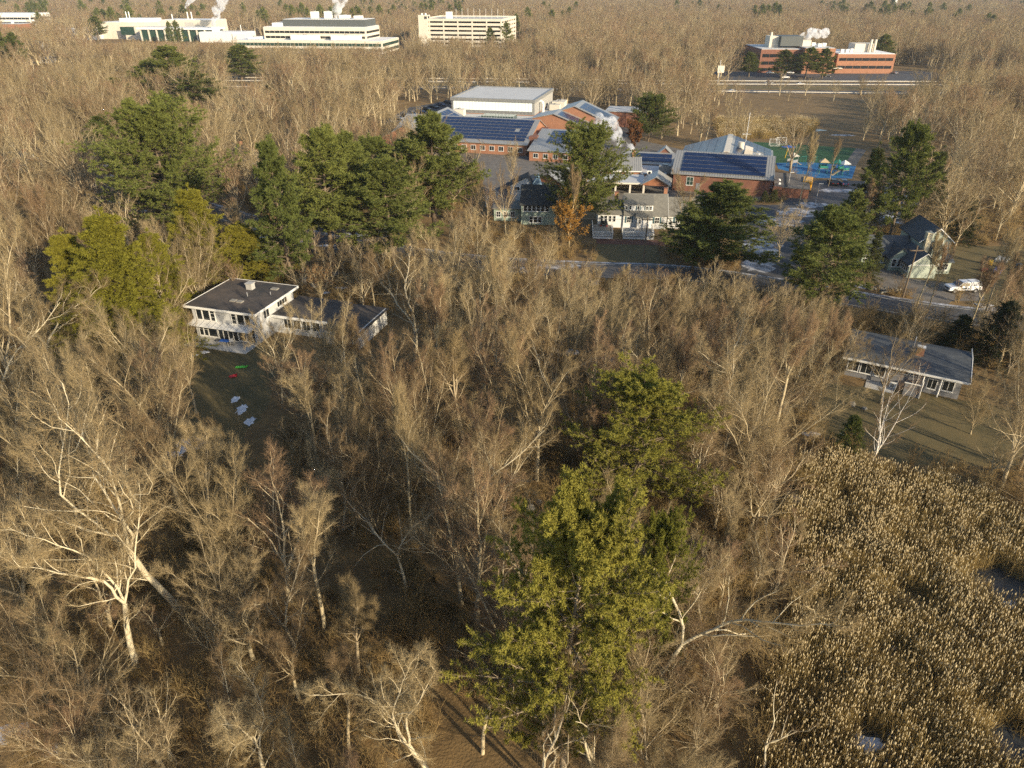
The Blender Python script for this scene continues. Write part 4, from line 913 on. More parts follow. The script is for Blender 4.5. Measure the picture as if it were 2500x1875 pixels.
def clutter(name, label, cat, px, py, w, d, h, m):
    x, y = G(px, py); o = MB().box(-w / 2, w / 2, -d / 2, d / 2, 0, h).build(name, m, None, (x, y, .01), r_.uniform(0, 1), bevel=min(w, d, h) * .25); tag(o, label, cat)
clutter('tarped_boat', 'bright blue tarpaulin heap in the yard behind the white pickup', 'tarpaulin', 2435, 665, 2.6, 1.3, .8, 'tarp_blue'); clutter('play_house', 'yellow plastic toy house in the yard behind the white pickup', 'toy house', 2416, 647, .9, .8, 1.0, 'plastic_yellow'); clutter('toy_slide', 'red plastic toy left of the blue tarpaulin', 'toy', 2402, 662, 1.0, .5, .6, 'sled_red'); clutter('hot_tub_cover', 'pale blue cover on the lawn above the yellow toy house', 'cover', 2445, 638, 3.0, 2.0, .6, 'white_stucco')
clutter('water_barrel', 'pale blue barrel at the right edge of the yard', 'barrel', 2483, 662, .9, .9, 1.5, 'siding_blue')
tag(MB().tube((0, 0, 0), (3.6, 1.2, .05), .18, .1, n=8).build('fallen_log', 'bark_pale', None, (*G(2150, 717), .15)), 'pale fallen log lying by the street below the boulder row', 'log')

# ------------------------------------------------------------------ the far buildings
def banded(t, x0, x1, y0, y1, z0, z1, bands, wall='concrete_cream', faces='frl', bay=4.0, pane='glass'):
    """a block with ribbon windows: every pane of the ribbons is a part"""
    B('wall', wall, t, x0, x1, y0, y1, z0, z1)
    for (b0, b1) in bands:
        for side in faces:
            if side == 'f': n = max(1, int((x1 - x0 - 2) / bay)); L = (x1 - x0 - 2) / n
            else: n = max(1, int((y1 - y0 - 2) / bay)); L = (y1 - y0 - 2) / n
            for i in range(n):
                a = 1 + i * L + .12; b = 1 + (i + 1) * L - .12
                if side == 'f': B('window', pane, t, x0 + a, x0 + b, y0 - .06, y0 + .02, b0, b1)
                elif side == 'r': B('window', pane, t, x1 - .02, x1 + .06, y0 + a, y0 + b, b0, b1)
                else: B('window', pane, t, x0 - .06, x0 + .02, y0 + a, y0 + b, b0, b1)
def unit(name, label, x, y, z, w, d, h, m='white_paint', rz=0, legs=True):
    u = thing(name, label, 'rooftop unit', (x, y, z), rz)
    B('housing', m, u, 0, w, 0, d, .25, h, bevel=.08); B('base_frame', 'grey_cladding', u, .1, w - .1, .1, d - .1, 0, .249)
    MB().tube((w / 2, d / 2, h), (w / 2, d / 2, h + .4), min(w, d) * .3, n=12).build('fan', 'grey_cladding', u)
def loc2(o, rz, x, y):
    c, s = math.cos(rz), math.sin(rz); return (o[0] + x * c - y * s, o[1] + x * s + y * c)
def garage():
    t = thing('parking_garage', 'cream multi-storey parking garage with open decks and a stair tower', 'parking garage', (-73.5, 631, 0), R(-10))
    W, D, n, h = 66.5, 66.0, 7, 3.05
    for i in range(n):
        z = .1 + i * h
        B('deck', 'concrete_grey', t, .4, W - .4, .4, D - .4, z, z + .3) if i else None
        z1 = z + h
        for nm, a in (('parapet', (0, W, 0, .35)), ('parapet', (W - .35, W, .35, D)), ('parapet', (0, .35, .35, D)), ('parapet', (0, W, D, D + .35))):
            B(nm, 'concrete_cream', t, *a, z1 - .65, z1 + (1.15 if True else 0))
    for i in range(6):
        x = 8 + i * (W - 8.6) / 5
        B('column', 'concrete_cream', t, x - .45, x + .45, -.06, .8, 0, n * h + 1.1)
    for i in range(7): B('column', 'concrete_cream', t, W - .8, W + .06, .6 + i * (D - 1.2) / 6 - .45, .6 + i * (D - 1.2) / 6 + .45, 0, n * h + 1.1)
    B('shade_backing', 'garage_shade', t, 3, W - 3, 14, 15, 0, n * h)  # added backing, coloured dark so the open decks look deep in shade
    B('roof_deck', 'concrete_grey', t, .4, W - .4, .4, D - .4, n * h + .05, n * h + .3)
    B('stair_tower', 'concrete_cream', t, -.5, 7.0, -1.2, 7.0, 0, 25.0); B('tower_glazing', 'glass', t, 6.98, 7.08, .5, 5.0, 22.0, 24.4)
    win(t, 5.6, -1.2, 22.2, 0, 2.2, 2.0, 2, 1)
    B('lift_house', 'white_paint', t, 16, 20.5, 22, 27, n * h + .3, n * h + 5.4)
    for i in range(2): MB().tube((1.5 + i * 3, 3, 25), (1.5 + i * 3, 3, 26.2), .8, n=12).build('tower_fan', 'white_paint', t)
    for i in range(9): MB().tube((22 + i * 5, 33, n * h + .3), (22 + i * 5, 33, n * h + 7.5), .10, n=6).build('light_pole', 'alu', t)
garage()
def office():
    o = (-216, 607, 0); rz = R(-7)
    t = thing('stepped_office', 'large cream office with stepped floors and a dark grey plant floor on top', 'office building', o, rz)
    banded(t, 0, 119, 0, 48, 0, 8.6, ((4.9, 7.0), (1.2, 3.2)), 'concrete_cream', 'fr', 3.2, 'glass_green')
    B('podium_roof', 'white_roof', t, .6, 118.4, .6, 47.4, 8.62, 8.75)
    banded(t, 22, 104, 10, 46, 8.76, 17.4, ((13.2, 14.8), (9.6, 11.2)), 'concrete_cream', 'fr', 4)
    B('roof', 'white_roof', t, 22.5, 103.5, 10.5, 45.5, 17.42, 17.6)
    B('plant_floor', 'dark_penthouse', t, 36, 102, 16, 44, 17.6, 22.4); B('plant_roof', 'white_roof', t, 36.4, 101.6, 16.4, 43.6, 22.42, 22.6)
    B('link_block', 'white_paint', t, 27, 35.9, 16, 40, 17.6, 20.0)
    for i, (x, y, z, w, d, h, lb) in enumerate(((56, 24, 22.6, 5, 6, 5.0, 'left of the two tall white units on the dark plant floor'), (67, 24, 22.6, 5, 6, 5.2, 'right of the two tall white units on the dark plant floor'), (78, 26, 22.6, 8, 6, 2.6, 'low white unit below the steam on the dark plant floor'), (90, 26, 22.6, 6, 6, 2.2, 'low white unit at the end of the dark plant floor'),
                                              (46, 3, 8.76, 22, 5, 3.6, 'long white unit at the left of the stepped office podium'), (78, 3, 8.76, 23, 5, 3.6, 'long white unit at the right of the stepped office podium'), (10, 6, 8.76, 10, 5, 2.0, 'low cream unit at the left end of the podium'))):
        unit('rooftop_unit', lb, *loc2(o, rz, x, y), z, w, d, h, 'white_paint', rz)
office()
def lab():
    o = (-420, 742, 0); rz = R(-6)
    t = thing('laboratory_complex', 'beige laboratory complex with white roofs, stacks and a glass-walled hall', 'laboratory', o, rz)
    B('main_block', 'concrete_cream', t, 80, 132, 30, 60, 0, 16.4); B('main_roof', 'white_roof', t, 80.5, 131.5, 30.5, 59.5, 16.42, 16.6)
    B('left_block', 'concrete_cream', t, 22, 79.9, 24, 56, 0, 14.4); B('left_roof', 'white_roof', t, 22.5, 79.4, 24.5, 55.5, 14.42, 14.6); B('roof_house', 'white_paint', t, 36, 70, 34, 50, 14.62, 17.6)
    B('stucco_step', 'concrete_cream', t, 50, 90, 16, 23.9, 0, 11.4); B('louvre', 'concrete_grey', t, 104, 113, 29.9, 29.99, 8.5, 14.5)
    B('glass_hall', 'glass_green', t, 76, 148, -2, 15.9, 0, 9.8); B('hall_roof', 'white_roof', t, 74, 150, -3.5, 17, 9.82, 11.4)
    for i in range(10): B('column', 'concrete_cream', t, 77 + i * 7.8 - .6, 77 + i * 7.8 + .6, -2.9, -2.01, 0, 9.8)
    B('low_wing', 'white_paint', t, -44, 21.9, 18, 50, 0, 8.0); B('low_wing', 'white_paint', t, 4, 21.9, 8, 17.9, 0, 10.4); B('entry_glazing', 'glass_green', t, 46, 60, 15.9, 15.98, 4, 11)
    for x, h in ((85, 17), (101, 19), (105, 19), (38, 19), (41, 19)): MB().tube((x, 44, 15), (x, 44, h + 4), .5, n=10).build('stack', 'white_paint', t)
    k = thing('white_plant_building', 'low white plant building with a steaming rooftop unit between laboratory and stepped office', 'plant building', (-284, 716, 0), R(-6))
    B('wall', 'white_paint', k, 0, 44, 0, 22, 0, 8.4); B('roof', 'white_roof', k, .5, 43.5, .5, 21.5, 8.42, 8.6); B('roof_house', 'white_paint', k, 9, 14, 8, 13, 8.62, 12.4); B('end_wall', 'white_paint', k, 32, 43.8, -1.0, -.02, 0, 7.4)
    MB().tube((36, 10, 8.6), (36, 10, 14), .35, n=8).build('stack', 'white_paint', k)
lab()
w1 = thing('white_office', 'white office with ribbon windows at the far left edge', 'office building', (-655, 985, 0), R(-4)); banded(w1, 0, 62, 0, 40, 0, 14.6, ((8.4, 10.6), (3.6, 5.8)), 'white_paint', 'fr', 5); B('roof', 'white_roof', w1, .5, 61.5, .5, 39.5, 14.62, 14.9)
w2 = thing('orange_brick_shed', 'low orange brick building in front of the white office at the far left', 'building', (-600, 890, 0), R(-4)); B('wall', 'brick', w2, 0, 50, 0, 26, 0, 7.4); B('roof', 'membrane_roof', w2, -.3, 50.3, -.3, 26.3, 7.42, 7.7); MB().tube((34, 12, 7.7), (34, 12, 9.4), 1.6, n=14).build('roof_dome', 'white_paint', w2)
for i in range(4):
    t = thing('distant_bus', 'yellow bus in the row beside the far white office', 'bus', (-585 + i * 9.5, 985 - i * .5, .02), R(-4), 'yellow buses parked beside the far white office')
    B('body', 'bus_yellow', t, -4.2, 4.2, -1.3, 1.3, .6, 3.1, bevel=.15); B('window_band', 'glass', t, -4.0, 3.4, -1.33, -1.301, 1.9, 2.6)
    for xx in (-2.8, 2.8): MB().tube((xx, -1.25, .5), (xx, -1.0, .5), .5, n=12).build('wheel', 'tyre', t)
sheet('far_road', [(-560, 960), (-545, 960), (-590, 1130), (-612, 1130)], .014, 'slush')
def brick_office():
    o = (147, 459, 0); rz = R(-2)
    t = thing('brick_office', 'red brick office of three joined blocks beyond the highway', 'office building', o, rz)
    banded(t, 0, 24, 2, 40, 0, 12.6, ((8.4, 10.2), (4.4, 6.2), (1.0, 2.6)), 'brick_dark', 'fl', 4)
    B('left_roof', 'membrane_roof', t, .5, 23.5, 2.5, 39.5, 12.62, 12.9)
    B('middle_wall', 'brick', t, 24.05, 41.5, -3, 32, 0, 13.6); B('middle_roof', 'membrane_roof', t, 24.5, 41, -2.5, 31.5, 13.62, 13.9)
    banded(t, 44.5, 78, 0, 34, 0, 10.4, ((6.8, 8.4), (2.6, 4.2)), 'brick', 'fl', 4); B('right_roof', 'white_roof', t, 45, 77.5, .5, 33.5, 10.42, 10.7)
    B('link_wall', 'brick_dark', t, 41.55, 44.45, 4, 30, 0, 9.5); B('entry_canopy', 'concrete_cream', t, 41.6, 47.0, -4.2, -.1, 2.9, 3.3)
    B('penthouse', 'dark_penthouse', t, 13, 26, 10, 24, 13.9, 19.2); B('penthouse', 'concrete_cream', t, 7.5, 12.9, 14, 24, 12.9, 19.0); B('penthouse', 'concrete_cream', t, 26.05, 31, 10, 20, 13.9, 17.0)
    for x, y in ((34, 6), (38, 10), (33, 14)): B('rooftop_box', 'white_paint', t, x, x + 2.2, y, y + 2.2, 13.9, 15.6)
    for x, y in ((48, 6), (51, 6), (55, 10)): B('rooftop_box', 'white_paint', t, x, x + 1.8, y, y + 1.8, 10.7, 12.6)
    B('plant_house', 'concrete_cream', t, 58, 70, 12, 22, 10.7, 15.2)
    for x in (66.5, 69): MB().tube((x, 10.5, 10.7), (x, 10.5, 17.6), .7, n=10).build('stack', 'concrete_cream', t)
    MB().tube((8.5, 16, 19), (8.5, 16, 21), .7, n=10).build('stack', 'concrete_cream', t)
brick_office()
def far_house(name, label, px, py, s, rz, wall='siding_white', roof='shingle_grey'):
    x, y = G(px, py); t = thing(name, label, 'house', (x, y, 0), rz)
    MB().ext(gwall(-4 * s, 4 * s, 5.5 * s, 9 * s), -6 * s, 6 * s, 'x').build('wall', wall, t); MB().ext(gable(-4 * s, 4 * s, 5.5 * s, 9 * s, .4, .2), -6.4 * s, 6.4 * s, 'x').build('roof', roof, t)
    for z in (1.0, 3.4):
        for yy in (-2, 0, 2): win(t, 6 * s, yy * s, z * s, R(90), .9, 1.3, 1, 2)
        for xx in (-4, -1.4, 1.4, 4): win(t, xx * s, -4 * s, z * s, 0, .9, 1.3, 1, 2)
    c = MB().box(-1, 0, -.5, .5, 8 * s, 10.4 * s).build('chimney', 'brick', t)
far_house('farmhouse', 'white house with a big grey roof in the trees at the far left', 100, 152, 1.45, R(-28), 'siding_white', 'shingle_grey')
for i, (px, py, w, lb) in enumerate(((1318, 26, 'white', 'small white house in the distant woods above the parking garage'), (1775, 22, 'white', 'small white house in the far woods, leftmost of three at upper right'), (1816, 22, 'cream', 'cream house in the far woods, middle of three at upper right'), (1842, 36, 'white', 'low white house in the far woods, rightmost of three at upper right'), (880, 20, 'cream', 'cream house in the woods behind the steam of the stepped office'), (1950, 38, 'white', 'white house in the far woods above the brick office'), (2480, 40, 'white', 'white house in the far woods at the right edge'), (545, 30, 'cream', 'cream house in the woods above the white plant building'))):
    far_house('distant_house', lb, px, py + 10, 1.1, R(-35 + 12 * i), 'siding_' + w, 'shingle_grey')
far_house('suburban_house', 'pale house with a shingle roof glimpsed left of the round white pine', 75, 415, .55, R(-35), 'siding_white', 'shingle_grey'); far_house('suburban_house', 'blue-shaded house glimpsed between the round pine and the slender pine', 600, 415, .75, R(-40), 'panel_grey', 'shingle_slate'); far_house('suburban_house', 'cream house glimpsed at the left edge below the brown woods', 20, 370, .6, R(-30), 'siding_cream', 'shingle_dark')
st = thing('church_steeple', 'thin white church steeple rising from the far woods', 'steeple', (*G(2181, 32), 0)); MB().box(-2, 2, -2, 2, 0, 17).build('tower', 'white_paint', st); MB().add([(-2, -2, 17), (2, -2, 17), (2, 2, 17), (-2, 2, 17), (0, 0, 32)], [(3, 2, 1, 0), (0, 1, 4), (1, 2, 4), (2, 3, 4), (3, 0, 4)]).build('spire', 'white_paint', st)
# highway guard rails and sign
for nm, off, lb in ((HW1, 7.2, 'steel guard rail along the far edge of the highway'), (HW1, -7.2, 'steel guard rail along the median of the highway'), (HW2, -6.6, 'steel guard rail along the near edge of the highway')):
    t = thing('guard_rail', lb, 'guard rail', (0, 0, 0)); a = MB()
    for p, q in zip(nm[:-1], nm[1:]): a.tube((p[0], p[1] + off, .7), (q[0], q[1] + off, .7), .22, n=6)
    a.build('rail', 'concrete_cream', t); b = MB()
    for p, q in zip(nm[:-1], nm[1:]):
        n = int(abs(q[0] - p[0]) / 4)
        for i in range(n): x = p[0] + (q[0] - p[0]) * i / n; y = p[1] + (q[1] - p[1]) * i / n + off; b.box(x - .08, x + .08, y - .08, y + .08, 0, .85)
    b.build('rail_posts', 'wood_grey', t)['kind'] = 'stuff'
sg = thing('road_sign', 'tall pale road sign post beside the highway', 'road sign', (*G(1752, 208), 0)); MB().tube((0, 0, 0), (0, 0, 12), .18, n=8).build('post', 'alu', sg); B('panel', 'concrete_cream', sg, -1.0, 2.4, -.1, .1, 6, 9.4)

# ------------------------------------------------------------------ trees: generators
def unitv(a): return a / np.maximum(np.linalg.norm(a, axis=-1, keepdims=True), 1e-9)
def frames(T):
    ref = np.where(np.abs(T[..., 2:3]) > .9, np.array([1., 0, 0]), np.array([0, 0, 1.]))
    u = unitv(np.cross(T, ref)); return u, np.cross(T, u)
def grow(rng, p, d, L, r0, r1, k, wob=.12, trop=.05, trop_end=None):
    """polylines for n stems at once: (n,k+1,3) points and (n,k+1) radii"""
    n = len(p); P = np.empty((n, k + 1, 3)); P[:, 0] = p; d = unitv(d.copy())
    for j in range(k):
        tz = trop if trop_end is None else trop + (trop_end - trop) * j / max(1, k - 1)
        d = unitv(d + rng.normal(0, wob, (n, 3)) + np.array([0, 0, tz])); P[:, j + 1] = P[:, j] + d * (L / k)[:, None]
    s = np.linspace(0, 1, k + 1)[None]; Rr = r0[:, None] * (1 - s) + (r1 if np.ndim(r1) else np.full(n, r1))[:, None] * s
    return P, Rr
def kids(rng, P, Rr, m, t0, t1, a0, a1, lf, lt, k, ratio=.6, rmin=.006, wob=.12, trop=.05, up=.15, flat=0.0, lmin=.0, tip=.35, trop_end=None, azc=None):
    """m children on each stem of P"""
    n, kk = P.shape[0], P.shape[1] - 1
    t = np.linspace(t0, t1, m)[None] + rng.uniform(-.5, .5, (n, m)) * (t1 - t0) / m; t = np.clip(t, .02, .999).ravel()
    idx = np.repeat(np.arange(n), m); f = t * kk; i = np.minimum(f.astype(int), kk - 1); w = (f - i)[:, None]
    a, b = P[idx, i], P[idx, i + 1]; pos = a * (1 - w) + b * w; T = unitv(b - a); u, v = frames(T)
    az = (np.tile(np.arange(m) * 2.4, n) + np.repeat(rng.uniform(0, 6.28, n), m)) + rng.normal(0, .4, n * m)
    if azc is not None: az = np.where(rng.random(n * m) < .5, azc, azc + math.pi) + rng.normal(0, .35, n * m)
    ang = np.radians(a0 + (a1 - a0) * t + rng.normal(0, 6, n * m))[:, None]
    d = T * np.cos(ang) + (u * np.cos(az)[:, None] + v * np.sin(az)[:, None]) * np.sin(ang)
    d[:, 2] = d[:, 2] * (1 - flat) + up; d = unitv(d)
    PL = np.linalg.norm(np.diff(P, axis=1), axis=2).sum(1)[idx]
    L = np.maximum(PL * lf * (1 - lt * t) * rng.uniform(.65, 1.25, n * m), lmin)
    rp = Rr[idx, i] * (1 - w[:, 0]) + Rr[idx, i + 1] * w[:, 0]
    r0 = np.maximum(np.minimum(rp * .9, rp * ratio * rng.uniform(.8, 1.1, n * m)), rmin)
    return grow(rng, pos, d, L, r0, np.maximum(r0 * tip, rmin * .5), k, wob, trop, trop_end)
def tubes(P, Rr, s):
    n, k1 = Rr.shape; T = unitv(P[:, -1] - P[:, 0]); u, v = frames(T)
    a = np.arange(s) * 2 * math.pi / s
    ring = u[:, None, None] * np.cos(a)[None, None, :, None] + v[:, None, None] * np.sin(a)[None, None, :, None]
    V = P[:, :, None] + ring * Rr[:, :, None, None]
    I = np.arange(n * k1 * s).reshape(n, k1, s); J = np.roll(I, -1, axis=2)
    Q = np.stack([I[:, :-1], J[:, :-1], J[:, 1:], I[:, 1:]], -1).reshape(-1, 4)
    return V.reshape(-1, 3), Q
def spikes(P, Rr):
    """three-sided pyramids from the first to the last point"""
    n = len(P); T = unitv(P[:, -1] - P[:, 0]); u, v = frames(T); a = np.arange(3) * 2.0944
    V = np.empty((n, 4, 3)); V[:, :3] = P[:, :1] + (u[:, None] * np.cos(a)[None, :, None] + v[:, None] * np.sin(a)[None, :, None]) * Rr[:, :1, None]; V[:, 3] = P[:, -1]
    I = np.arange(n)[:, None] * 4
    F = np.concatenate([I + np.array([[0, 1, 3]]), I + np.array([[1, 2, 3]]), I + np.array([[2, 0, 3]])])
    return V.reshape(-1, 3), F
class Acc:
    def __init__(s): s.V = []; s.Q = []; s.T = []; s.n = 0
    def tube(s, P, Rr, sides=5):
        V, Q = tubes(P, Rr, sides); s.V.append(V); s.Q.append(Q + s.n); s.n += len(V)
    def spike(s, P, Rr):
        V, F = spikes(P, Rr); s.V.append(V); s.T.append(F + s.n); s.n += len(V)
    def tri(s, V):
        s.V.append(V.reshape(-1, 3)); s.T.append(np.arange(len(V) * 3).reshape(-1, 3) + s.n); s.n += len(V) * 3
    def get(s):
        c = lambda a, w: np.concatenate(a) if a else np.zeros((0, w), int)
        return np.concatenate(s.V), c(s.Q, 4), c(s.T, 3)
    def mesh(s, name, m, smooth=True):
        V, Q, T = s.get(); return np_mesh(name, V, Q, T, [m], smooth=smooth)
def merged(name, parts):
    """several (Acc, material) in one mesh"""
    Vs, Qs, Ts, mq, mt, off = [], [], [], [], [], 0
    for k, (a, m) in enumerate(parts):
        V, Q, T = a.get(); Vs.append(V); Qs.append(Q + off); Ts.append(T + off); mq.append(np.full(len(Q), k)); mt.append(np.full(len(T), k)); off += len(V)
    return np_mesh(name, np.concatenate(Vs), np.concatenate(Qs), np.concatenate(Ts), [m for _, m in parts], np.concatenate(mq + mt))

def gen_bare(seed, H, style='vase', detail=1.0, tw=1.0, spread=1.0, wood=1.0):
    """a leafless tree: returns (wood, twigs, top height, crown radius)"""
    g = np.random.default_rng(seed); z3 = lambda *a: np.array(a, float)
    W = Acc(); X = Acc()
    S_ = dict(vase=(.26, 4, 14, 34, .11, .10), tall=(.50, 3, 10, 24, .08, .12), gnarly=(.34, 3, 14, 40, .17, .08), multi=(.06, 6, 7, 22, .10, .09), birch=(.10, 4, 10, 26, .09, .08))[style]
    tl, nl, la0, la1, wob, trop = S_
    r0 = H * {'multi': .0115, 'gnarly': .0105, 'tall': .0115, 'birch': .010}.get(style, .0130) * wood
    lean = g.normal(0, .10 if style == 'gnarly' else .05, 2)
    P0, R0 = grow(g, z3([0, 0, -.3]), z3([lean[0], lean[1], 1]), np.array([H * tl + .3]), np.array([r0 * 1.25]), r0 * .85, 6, wob * .5, .12)
    W.tube(P0, R0, 9)
    nl = nl + int(g.integers(-1, 2)) if style != 'multi' else nl
    nl = max(2, nl); az = g.uniform(0, 6.28) + np.arange(nl) * 6.283 / nl + g.normal(0, .35, nl)
    ang = np.radians(g.uniform(la0, la1, nl)) * spread; ang[0] *= .4
    d = np.stack([np.sin(ang) * np.cos(az), np.sin(ang) * np.sin(az), np.cos(ang)], 1)
    L = H * (1 - tl) * g.uniform(.82, 1.05, nl); L[0] *= 1.05
    base = np.repeat(P0[:, -1], nl, 0) + (g.normal(0, .25, (nl, 3)) * [1, 1, 0] if style == 'multi' else 0)
    lr = np.full(nl, r0 * (.85 / nl ** .33)) * g.uniform(.8, 1.1, nl)
    P1, R1 = grow(g, base, d, L, lr, lr * .16, 9, wob, trop * .6)
    W.tube(P1, R1, 7)
    nb = int(13 * detail ** .5); nb2 = max(4, int(8 * detail ** .5)); nt = max(4, int(12 * detail ** .5))
    lf = .46 if style in ('vase', 'gnarly') else .36
    P2, R2 = kids(g, P1, R1, nb, .12 if style != 'tall' else .2, .97, 52, 30, lf * spread, .62, 5, .58, .018 * wood, wob * 1.2, trop * .9, .12)
    if tl > .2:
        Pl, Rl = kids(g, P0, R0, 3 if style == 'tall' else 2, .55, .95, 65, 55, .55, .2, 5, .32, .02, wob * 1.3, trop, .1); P2 = np.concatenate([P2, Pl]); R2 = np.concatenate([R2, Rl])
    W.tube(P2, R2, 5)
    P3, R3 = kids(g, P2, R2, nb2, .16, .98, 48, 30, .46, .50, 3, .60, .011 * tw, wob * 1.2, trop * .9, .12, lmin=.5)
    X.tube(P3, R3, 3)
    P4, R4 = kids(g, P3, R3, nt, .12, .99, 44, 26, .62, .40, 1, .75, .0082 * tw, .08, .05, .10, lmin=.45)
    X.spike(P4, R4)
    P5, R5 = kids(g, P4, R4 * 0 + .0066 * tw, 3, .3, .9, 36, 28, .60, .35, 1, 1.0, .0060 * tw, .08, .05, .06, lmin=.30)
    X.spike(P5, R5)
    # branch ends and leaders get twigs too
    P6, R6 = kids(g, P2, R2, nt, .45, .995, 40, 22, .30, .5, 1, .5, .0100 * tw, .08, .05, .10, lmin=.5)
    X.spike(P6, R6)
    allp = np.concatenate([P2.reshape(-1, 3), P4.reshape(-1, 3)])
    return W, X, float(np.quantile(allp[:, 2], .998)), float(np.quantile(np.hypot(allp[:, 0], allp[:, 1]), .97))

def needles(g, c, d, m, L, w, spread=.7):
    """m flat needles in a tuft at each centre c along direction d"""
    n = len(c); C_ = np.repeat(c, m, 0); D = np.repeat(d, m, 0)
    dv = unitv(D * (1 - spread * .5) + g.normal(0, spread * .62, (n * m, 3)) + np.array([0, 0, .12]))
    ln = L * g.uniform(.6, 1.15, (n * m, 1)); side = unitv(np.cross(dv, g.normal(0, 1, (n * m, 3)))) * w * .5
    b = C_ + dv * ln * .05
    return np.stack([b - side, b + side, C_ + dv * ln], 1)
def gen_conifer(seed, H, cw, cb, style='white', dens=1.0, nm=9, nl=.36, nw=.06, whorl=.85):
    g = np.random.default_rng(seed); W = Acc(); X = Acc()
    r0 = H * .0155
    lean = g.normal(0, .03, 2)
    P0, R0 = grow(g, np.array([[0, 0, -.3]]), np.array([[lean[0], lean[1], 1.]]), np.array([H * .985 + .3]), np.array([r0]), r0 * .10, 14, .018 if style != 'pitch' else .045, .1)
    W.tube(P0, R0, 9)
    zs = []; z = cb
    while z < .985: zs.append(z); z += whorl / H * g.uniform(.75, 1.25) * (1.15 - .45 * z)
    pos, dr, ln, rr = [], [], [], []
    off = g.uniform(0, 6.28)
    lob = g.uniform(0, 6.28, 3)
    for z in zs:
        s = (z - cb) / (1 - cb); nb = {'white': 5, 'pitch': 5, 'hemlock': 7, 'spruce': 7, 'round': 6}[style]
        prof = {'white': (1 - s) ** .75 * (.80 + .35 * min(1, s * 5)), 'pitch': (max(0, 1 - (s * 1.04 - .18) ** 2 / .72)) ** .6, 'hemlock': (1 - s) ** .82, 'spruce': (1 - s) ** 1.0, 'round': (max(.02, 1 - (s * 1.05 - .3) ** 2 / .56)) ** .55}[style]
        off += 2.4
        for b in range(nb):
            a = off + b * 6.283 / nb + g.normal(0, .25)
            f = 1 + .16 * math.sin(2 * a + lob[0]) + .12 * math.sin(3 * a + lob[1] + 4 * s)
            l = cw * prof * f * g.uniform(.62, 1.18) + .25
            el = {'white': 8 + 45 * s ** 2, 'pitch': 10 + 40 * s ** 2, 'hemlock': 4 + 42 * s ** 2, 'spruce': -8 + 50 * s ** 2, 'round': 14 + 45 * s ** 2}[style] + g.normal(0, 7)
            zz = (z + g.normal(0, .012)) * H; j = min(13, max(0, zz / (H * .985) * 14)); i = int(j); w = j - i
            pos.append(P0[0, i] * (1 - w) + P0[0, i + 1] * w); e = math.radians(el); dr.append((math.cos(e) * math.cos(a), math.cos(e) * math.sin(a), math.sin(e))); ln.append(l); rr.append(max(.015, min(R0[0, i] * .5, l * .016)))
    ln = np.array(ln); rr = np.array(rr)
    te = {'white': .16, 'pitch': .12, 'hemlock': -.10, 'spruce': -.02, 'round': .15}[style]
    P1, R1 = grow(g, np.array(pos), np.array(dr), ln, rr, rr * .25, 5, .09, -.04, te)
    W.tube(P1, R1, 4)
    nb = {'white': 12, 'pitch': 11, 'hemlock': 14, 'spruce': 10, 'round': 12}[style]; nb = max(5, int(nb * dens ** .5))
    P2, R2 = kids(g, P1, R1, nb, .22 if style != 'hemlock' else .12, .99, 62, 34, .36, .45, 3, .6, .010, .10, .03 if style != 'hemlock' else -.03, .06 if style != 'hemlock' else -.05, .45, lmin=.35)
    W.tube(P2, R2, 3)
    # tufts at the ends and along the outer branchlets
    kt = max(2, int({'white': 4, 'pitch': 4, 'hemlock': 5, 'spruce': 4, 'round': 4}[style] * dens ** .5))
    n = len(P2); t = np.clip(np.linspace(.28, 1, kt)[None] + g.uniform(-.12, .12, (n, kt)), .05, 1).ravel(); idx = np.repeat(np.arange(n), kt)
    f = t * 3; i = np.minimum(f.astype(int), 2); w = (f - i)[:, None]; c = P2[idx, i] * (1 - w) + P2[idx, i + 1] * w; d = unitv(P2[idx, i + 1] - P2[idx, i])
    c = c + g.normal(0, .07, c.shape)
    X.tri(needles(g, c, d, nm, nl, nw, 1.15 if style == 'pitch' else .8))
    X.tri(needles(g, P1[:, -1], unitv(P1[:, -1] - P1[:, -2]), nm * 2, nl * 1.1, nw))
    tp = np.repeat(P0[:, -1], 6, 0) + g.normal(0, .18, (6, 3)) * [1, 1, 1.6]; X.tri(needles(g, tp, np.tile([0, 0, 1.], (6, 1)), nm * 2, nl * 1.2, nw))
    return W, X, float(P0[0, -1, 2])
def gen_leaves(seed, X, frac, size):
    """dead leaves hung on the twigs of a bare tree"""
    g = np.random.default_rng(seed); V, Q, T = X.get(); k = V[g.random(len(V)) < frac]
    A = Acc(); n = len(k); d = unitv(g.normal(0, 1, (n, 3)) + [0, 0, -.5]); s = unitv(np.cross(d, g.normal(0, 1, (n, 3)))) * size * .42
    A.tri(np.stack([k - s, k + s, k + d * size], 1)); A.tri(np.stack([k + d * size * .35 - s * .9, k + d * size, k + d * size * .35 + s * .9], 1)); return A
